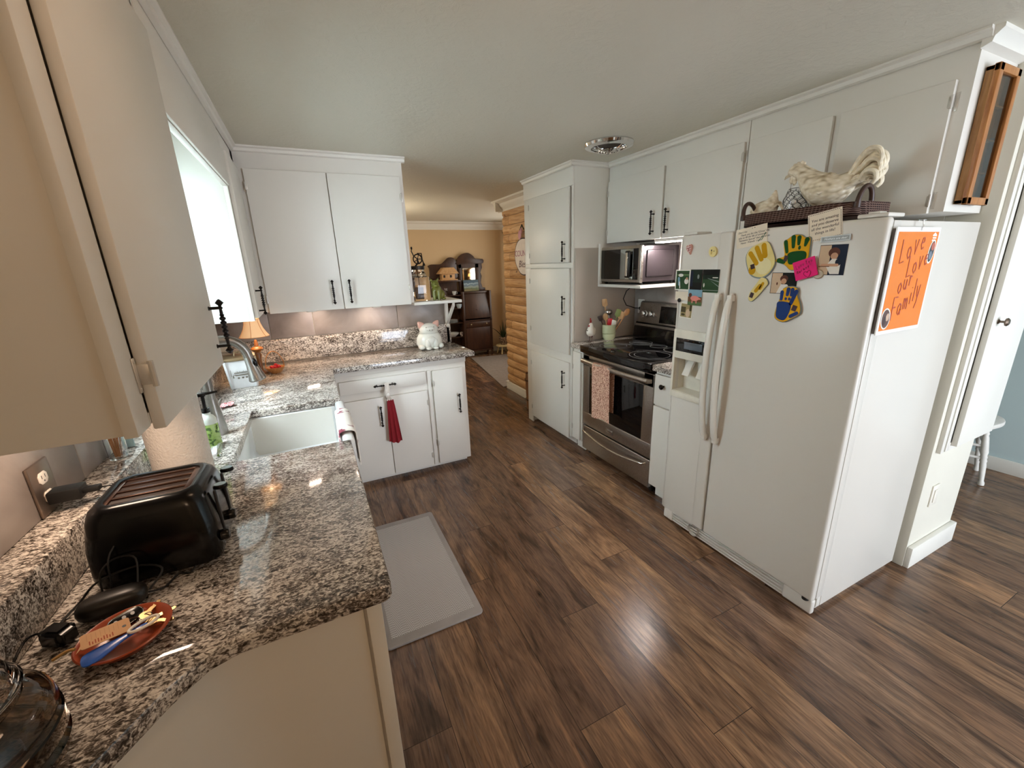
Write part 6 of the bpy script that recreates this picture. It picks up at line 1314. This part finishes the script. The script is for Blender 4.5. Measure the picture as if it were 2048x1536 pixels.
m = MB(); m.box(-.133, .133, -.008, -.006, .002, .183); me_ = m.mesh('painted_face', pm_); o_ = bpy.data.objects.new('painted_face', me_); COL.objects.link(o_); o_.parent = pf; me_.transform(pf.matrix_basis.inverted() @ Matrix.Translation((2.535, 6.88, 1.117)) @ Matrix.Rotation(-.15, 4, 'X'))
t = thing('model_house', 'small wooden model house with wide roof on top of the curio', 'model house', (2.10, 6.84, 1.316), 0)
m = MB(); m.box(1.97, 2.26, 6.75, 6.93, 1.316, 1.33, .002); m.box(2.0, 2.22, 6.78, 6.91, 1.33, 1.42, .001); obj('house_body', m, WOODL, t)
m = MB(); m.prism([(1.94, 1.42), (2.03, 1.52), (2.20, 1.52), (2.285, 1.42)], 6.75, 6.94, 'y', .003); obj('roof', m, mat_wood('thatch', '#a67c50', '#cfa878', (20, 6, 6), .8), t)
for x_ in (2.04, 2.15):
    m = MB(); m.box(x_ - .015, x_ + .015, 6.776, 6.781, 1.36, 1.40); obj('window', m, BLACKM, t)
DW = M('#cfd4d6', .2, name='white_china')
def cup(x, y, z, lab, r=.035, h=.06, mat=DW):
    t_ = thing('teacup', lab, 'cup', (x, y, z), 0)
    m = MB(); m.lathe([(0, z), (r * .6, z), (r, z + h * .6), (r * 1.05, z + h), (r * .95, z + h), (r * .85, z + h * .6), (0, z + h * .1)], (x, y, 0), 20); obj('bowl', m, mat, t_)
    m = MB(); m.tube([(x + r, y, z + h * .8), (x + r * 1.6, y, z + h * .7), (x + r * 1.5, y, z + h * .35), (x + r * .85, y, z + h * .3)], .004, 6); obj('handle', m, mat, t_)
cup(2.20, 6.82, 1.073, 'white cup on the top curio shelf')
cup(2.25, 6.76, .853, 'pale blue cup on the second curio shelf', .045, .07, M('#aebfcb', .2, name='blue_china'))
for k in range(5):
    m = MB(); z_ = .613 + k * .010; m.lathe([(0, z_), (.055, z_), (.10, z_ + .008), (.098, z_ + .0095), (.055, z_ + .003), (0, z_ + .003)], (2.13, 6.83, 0), 28); o = obj('plate', m, DW); tag(o, 'white plate in the stack on the third curio shelf', 'plate', 'stack of plates in the curio')
m = MB(); m.lathe([(0, .373), (.04, .373), (.10, .42), (.105, .44), (.10, .44), (.04, .38), (0, .378)], (2.13, 6.83, 0), 28); o = obj('serving_bowl', m, DW); tag(o, 'white serving bowl on the lower curio shelf', 'bowl')
cup(2.27, 6.78, .373, 'small patterned cup right of the serving bowl', .03, .07, mat_pattern('china_print', '#6a5a60', '#d8d4cc', 60, .5, .03, .3))
m = MB(); m.lathe([(0, 1.073), (.025, 1.073), (.012, 1.085), (.010, 1.12), (.03, 1.15), (.032, 1.19), (.03, 1.19), (.026, 1.15), (0, 1.13)], (2.06, 6.82, 0), 20); o = obj('goblet', m, glass('goblet_glass')); tag(o, 'clear stemmed glass on the top curio shelf', 'glass')
# plant on stool
t = thing('plant_stand', 'little pale wooden stool holding a potted plant by the curtain', 'stool', (3.03, 6.72, 0), 0)
m = MB(); m.lathe([(0, .130), (.135, .130), (.14, .140), (.135, .156), (0, .156)], (3.03, 6.72, 0), 28); obj('seat', m, M('#cdbb8c', .5, name='pale_yellow_wood'), t)
for a in (.8, 2.4, 4.0, 5.5):
    m = MB(); m.tube([(3.03 + .085 * cos(a), 6.72 + .085 * sin(a), .132), (3.03 + .125 * cos(a), 6.72 + .125 * sin(a), .0015)], [.014, .012], 10); obj('leg', m, M('#cdbb8c', .5, name='pale_yellow_wood'), t)
t = thing('potted_plant', 'dark spiky succulent in a small brown ribbed pot on the stool', 'plant', (3.03, 6.72, .157), 0)
m = MB(); m.lathe([(0, .157), (.055, .157), (.075, .25), (.085, .29), (.09, .295), (.085, .30), (.06, .28), (0, .28)], (3.03, 6.72, 0), 28); obj('pot', m, mat_pattern('pot_ribs', '#3a2620', '#a89078', 45, .5, .08, .4), t)
for k, (a, L, b_) in enumerate(((3.3, .26, .55), (2.7, .24, .12), (.3, .28, .10), (1.6, .33, .04), (4.6, .30, .08), (5.8, .22, .25), (3.8, .20, .2), (2.2, .16, .35))):
    m = MB(); P = [(3.03 + cos(a) * (.02 + b_ * L * u * (1 + .5 * u)), 6.72 + sin(a) * (.02 + b_ * L * u * .4), .28 + L * u * (1 - b_ * .4 * u)) for u in (0, .3, .6, .85, 1)]
    m.tube(P, [.012, .016, .013, .007, .001], 8, flat=.45); obj('leaf', m, M('#26361f', .35, name='dark_leaf'), t)
t = thing('curtain', 'long pale curtain panel hanging at the living room window', 'curtain', (3.2, 6.6, 0), 0)
m = MB(); m.grid(lambda u, v: (3.215 + .022 * sin(u * 30) + .02 * u, 6.80 - .42 * u, .06 + 1.98 * v), 60, 6, .003); obj('panel', m, M('#8d8880', .8, name='grey_sheer'), t)
m = MB(); m.tube([(3.20, 4.9, 2.075), (3.20, 6.90, 2.075)], .012, 10); m.ell((3.20, 6.92, 2.075), (.028, .03, .028), 2); m.tube([(3.20, 6.82, 2.075), (3.345, 6.82, 2.075)], .008, 8); o = obj('curtain_rod', m, IRON); tag(o, 'dark iron curtain rod with round finial above the curtain', 'curtain rod')
# table lamp in the living room, seen in the mirror
t = thing('floor_lamp', 'lit lamp with fabric shade reflected in the secretary mirror', 'lamp', (3.14, 5.3, 0), 0)
m = MB(); m.lathe([(0, .001), (.13, .001), (.13, .02), (.02, .04), (.012, .06), (.012, 1.22), (0, 1.22)], (3.14, 5.30, 0), 24); obj('pole', m, IRON, t)
m = MB(); m.lathe([(.19, 1.20), (.12, 1.50)], (3.14, 5.30, 0), 32, cap=False); obj('lamp_shade', m, emis('living_shade', '#ffb868', 1.3), t)
# sign on the log wall
t = thing('wall_sign', 'oval white and pink country sign hanging on the log wall', 'sign', (2.12, 4.1, 1.6), 0)
so = wob([(4.30, 1.62), (4.27, 1.72), (4.20, 1.78), (4.10, 1.80), (3.98, 1.78), (3.88, 1.70), (3.86, 1.60), (3.90, 1.50), (4.02, 1.42), (4.14, 1.42), (4.22, 1.47), (4.28, 1.54)], 3)
m = MB(); m.prism(so, 2.112, 2.128, 'x', .002); bd = obj('board', m, M('#4a3a3c', .6, name='sign_edge'), t)
c_ = (sum(p[0] for p in so) / len(so), sum(p[1] for p in so) / len(so))
m = MB(); m.prism([(c_[0] + (a - c_[0]) * .93, c_[1] + (b - c_[1]) * .93) for a, b in so], 2.110, 2.1125, 'x'); obj('face', m, M('#e6dcd4', .6, name='sign_face'), bd)
place('lettering', text_me('COUNTRY', .085, M('#a86a80', .6, name='plum_paint'), 'CENTER', 0, .0008), bd, basis((2.1095, 4.08, 1.64), (0, -1, 0), (0, 0, 1), (-1, 0, 0)))
place('lettering', text_me('Bless', .10, M('#5a3c48', .6, name='dark_plum_paint'), 'CENTER', .3, .0008), bd, basis((2.1095, 4.10, 1.53), (0, -1, 0), (0, 0, 1), (-1, 0, 0)))
m = MB(); m.ell((2.115, 4.17, 1.83), (.010, .035, .05), 3); m.ell((2.115, 4.13, 1.87), (.010, .02, .03), 3); obj('pig_shape', m, M('#d49aa6', .6, name='pink_paint'), bd)
m = MB(); m.tube([(2.115, 4.16, 1.88), (2.118, 4.12, 1.93), (2.118, 4.08, 1.88)], .006, 6); obj('hanger', m, BLACKM, t)
# tall basket standing behind the pantry
t = thing('wooden_bucket', 'narrow brown staved bucket standing at the log wall behind the pantry', 'bucket', (2.02, 3.75, 0), 0)
m = MB(); m.lathe([(0, .001), (.066, .001), (.075, .30), (.072, .40), (.066, .40), (.066, .02), (0, .02)], (2.045, 3.82, 0), 28); obj('staves', m, mat_wood('bucket_wood', '#6a4428', '#94663e', (14, 14, 1), .6), t)
for z_ in (.1, .32):
    m = MB(); m.lathe([(.070 + .009 * z_ / .3 + .002, z_), (.070 + .009 * z_ / .3 + .003, z_ + .015)], (2.045, 3.82, 0), 28, cap=False); obj('hoop', m, M('#4a3a2e', .5, .5, name='hoop_iron'), t)
m = MB(); m.tube([(2.045 + .06 * cos(a), 3.82 - .02, .39 + .09 * sin(a)) for a in [pi * k / 12 for k in range(13)]], .004, 6); obj('handle', m, M('#4a2a1c', .6, name='bucket_handle'), t)

# ------------------------------------------------------------------ light
def area(name, loc, rot, sx, sy, power, col, spread=180):
    l = bpy.data.lights.new(name, 'AREA'); l.shape = 'RECTANGLE'; l.size = sx; l.size_y = sy; l.energy = power; l.color = col; l.spread = radians(spread)
    o = bpy.data.objects.new(name, l); COL.objects.link(o); o.location = loc; o.rotation_euler = rot; return o
def point(name, loc, power, col, r=.03, spot=None):
    l = bpy.data.lights.new(name, 'SPOT' if spot else 'POINT'); l.energy = power; l.color = col; l.shadow_soft_size = r
    if spot: l.spot_size = radians(spot); l.spot_blend = .6
    o = bpy.data.objects.new(name, l); COL.objects.link(o); o.location = loc; return o
area('window_daylight', (WX - 1.15, 1.95, 2.95), (0, -radians(40), 0), 1.6, 2.2, 260, (.80, .91, 1))
area('window_daylight', (WX - .65, 1.65, 1.62), (0, -radians(88), 0), 1.1, 1.2, 52, (.72, .92, 1))
point('kitchen_warm_fill', (.35, .75, 2.12), 5.2, (1, .66, .44), .12)  # added warm fill above the frame for the right side, no fixture
area('patio_daylight', (2.9, -2.84, 1.05), (pi / 2, 0, 0), 1.9, 1.9, 165, (.80, .87, 1))
point('dining_lamp', (-.1, -1.5, 1.9), 17, (1, .69, .46), .15)
area('under_cabinet_puck', (-.45, 1.10, 1.268), (0, 0, 0), .10, .10, 1.3, (1, .74, .55))
area('under_cabinet_puck', (.0, 3.22, 1.268), (0, 0, 0), .10, .10, 1.3, (1, .76, .6))
area('under_cabinet_puck', (.42, 3.22, 1.268), (0, 0, 0), .10, .10, 1.3, (1, .78, .62))
point('table_lamp_bulb', (-.345, 3.0, 1.19), 1.5, (1, .70, .42), .035)
point('living_lamp', (.7, 5.4, 1.7), 30, (1, .86, .66), .15)
area('living_daylight', (3.5, 5.7, 1.4), (0, pi / 2, 0), 1.2, 1.5, 22, (1, .95, .88))
w = bpy.data.worlds.new('sky'); S.world = w; w.use_nodes = True
bg = w.node_tree.nodes['Background']; nt = w.node_tree
tc = nt.nodes.new('ShaderNodeTexCoord'); nz = nt.nodes.new('ShaderNodeTexNoise'); nz.inputs['Scale'].default_value = 9; nz.inputs['Detail'].default_value = 6
nt.links.new(tc.outputs['Generated'], nz.inputs['Vector'])
rp = ramp(nt, [(.40, (.10, .13, .12)), (.52, (.62, .78, .85)), (.6, (.85, .95, 1))]); nt.links.new(nz.outputs['Fac'], rp.inputs['Fac']); nt.links.new(rp.outputs[0], bg.inputs['Color'])
bg.inputs['Strength'].default_value = 1.2
S.view_settings.view_transform = 'Standard'; S.view_settings.look = 'None'; S.view_settings.gamma = 1; S.view_settings.exposure = 0
S.view_settings.use_curve_mapping = False
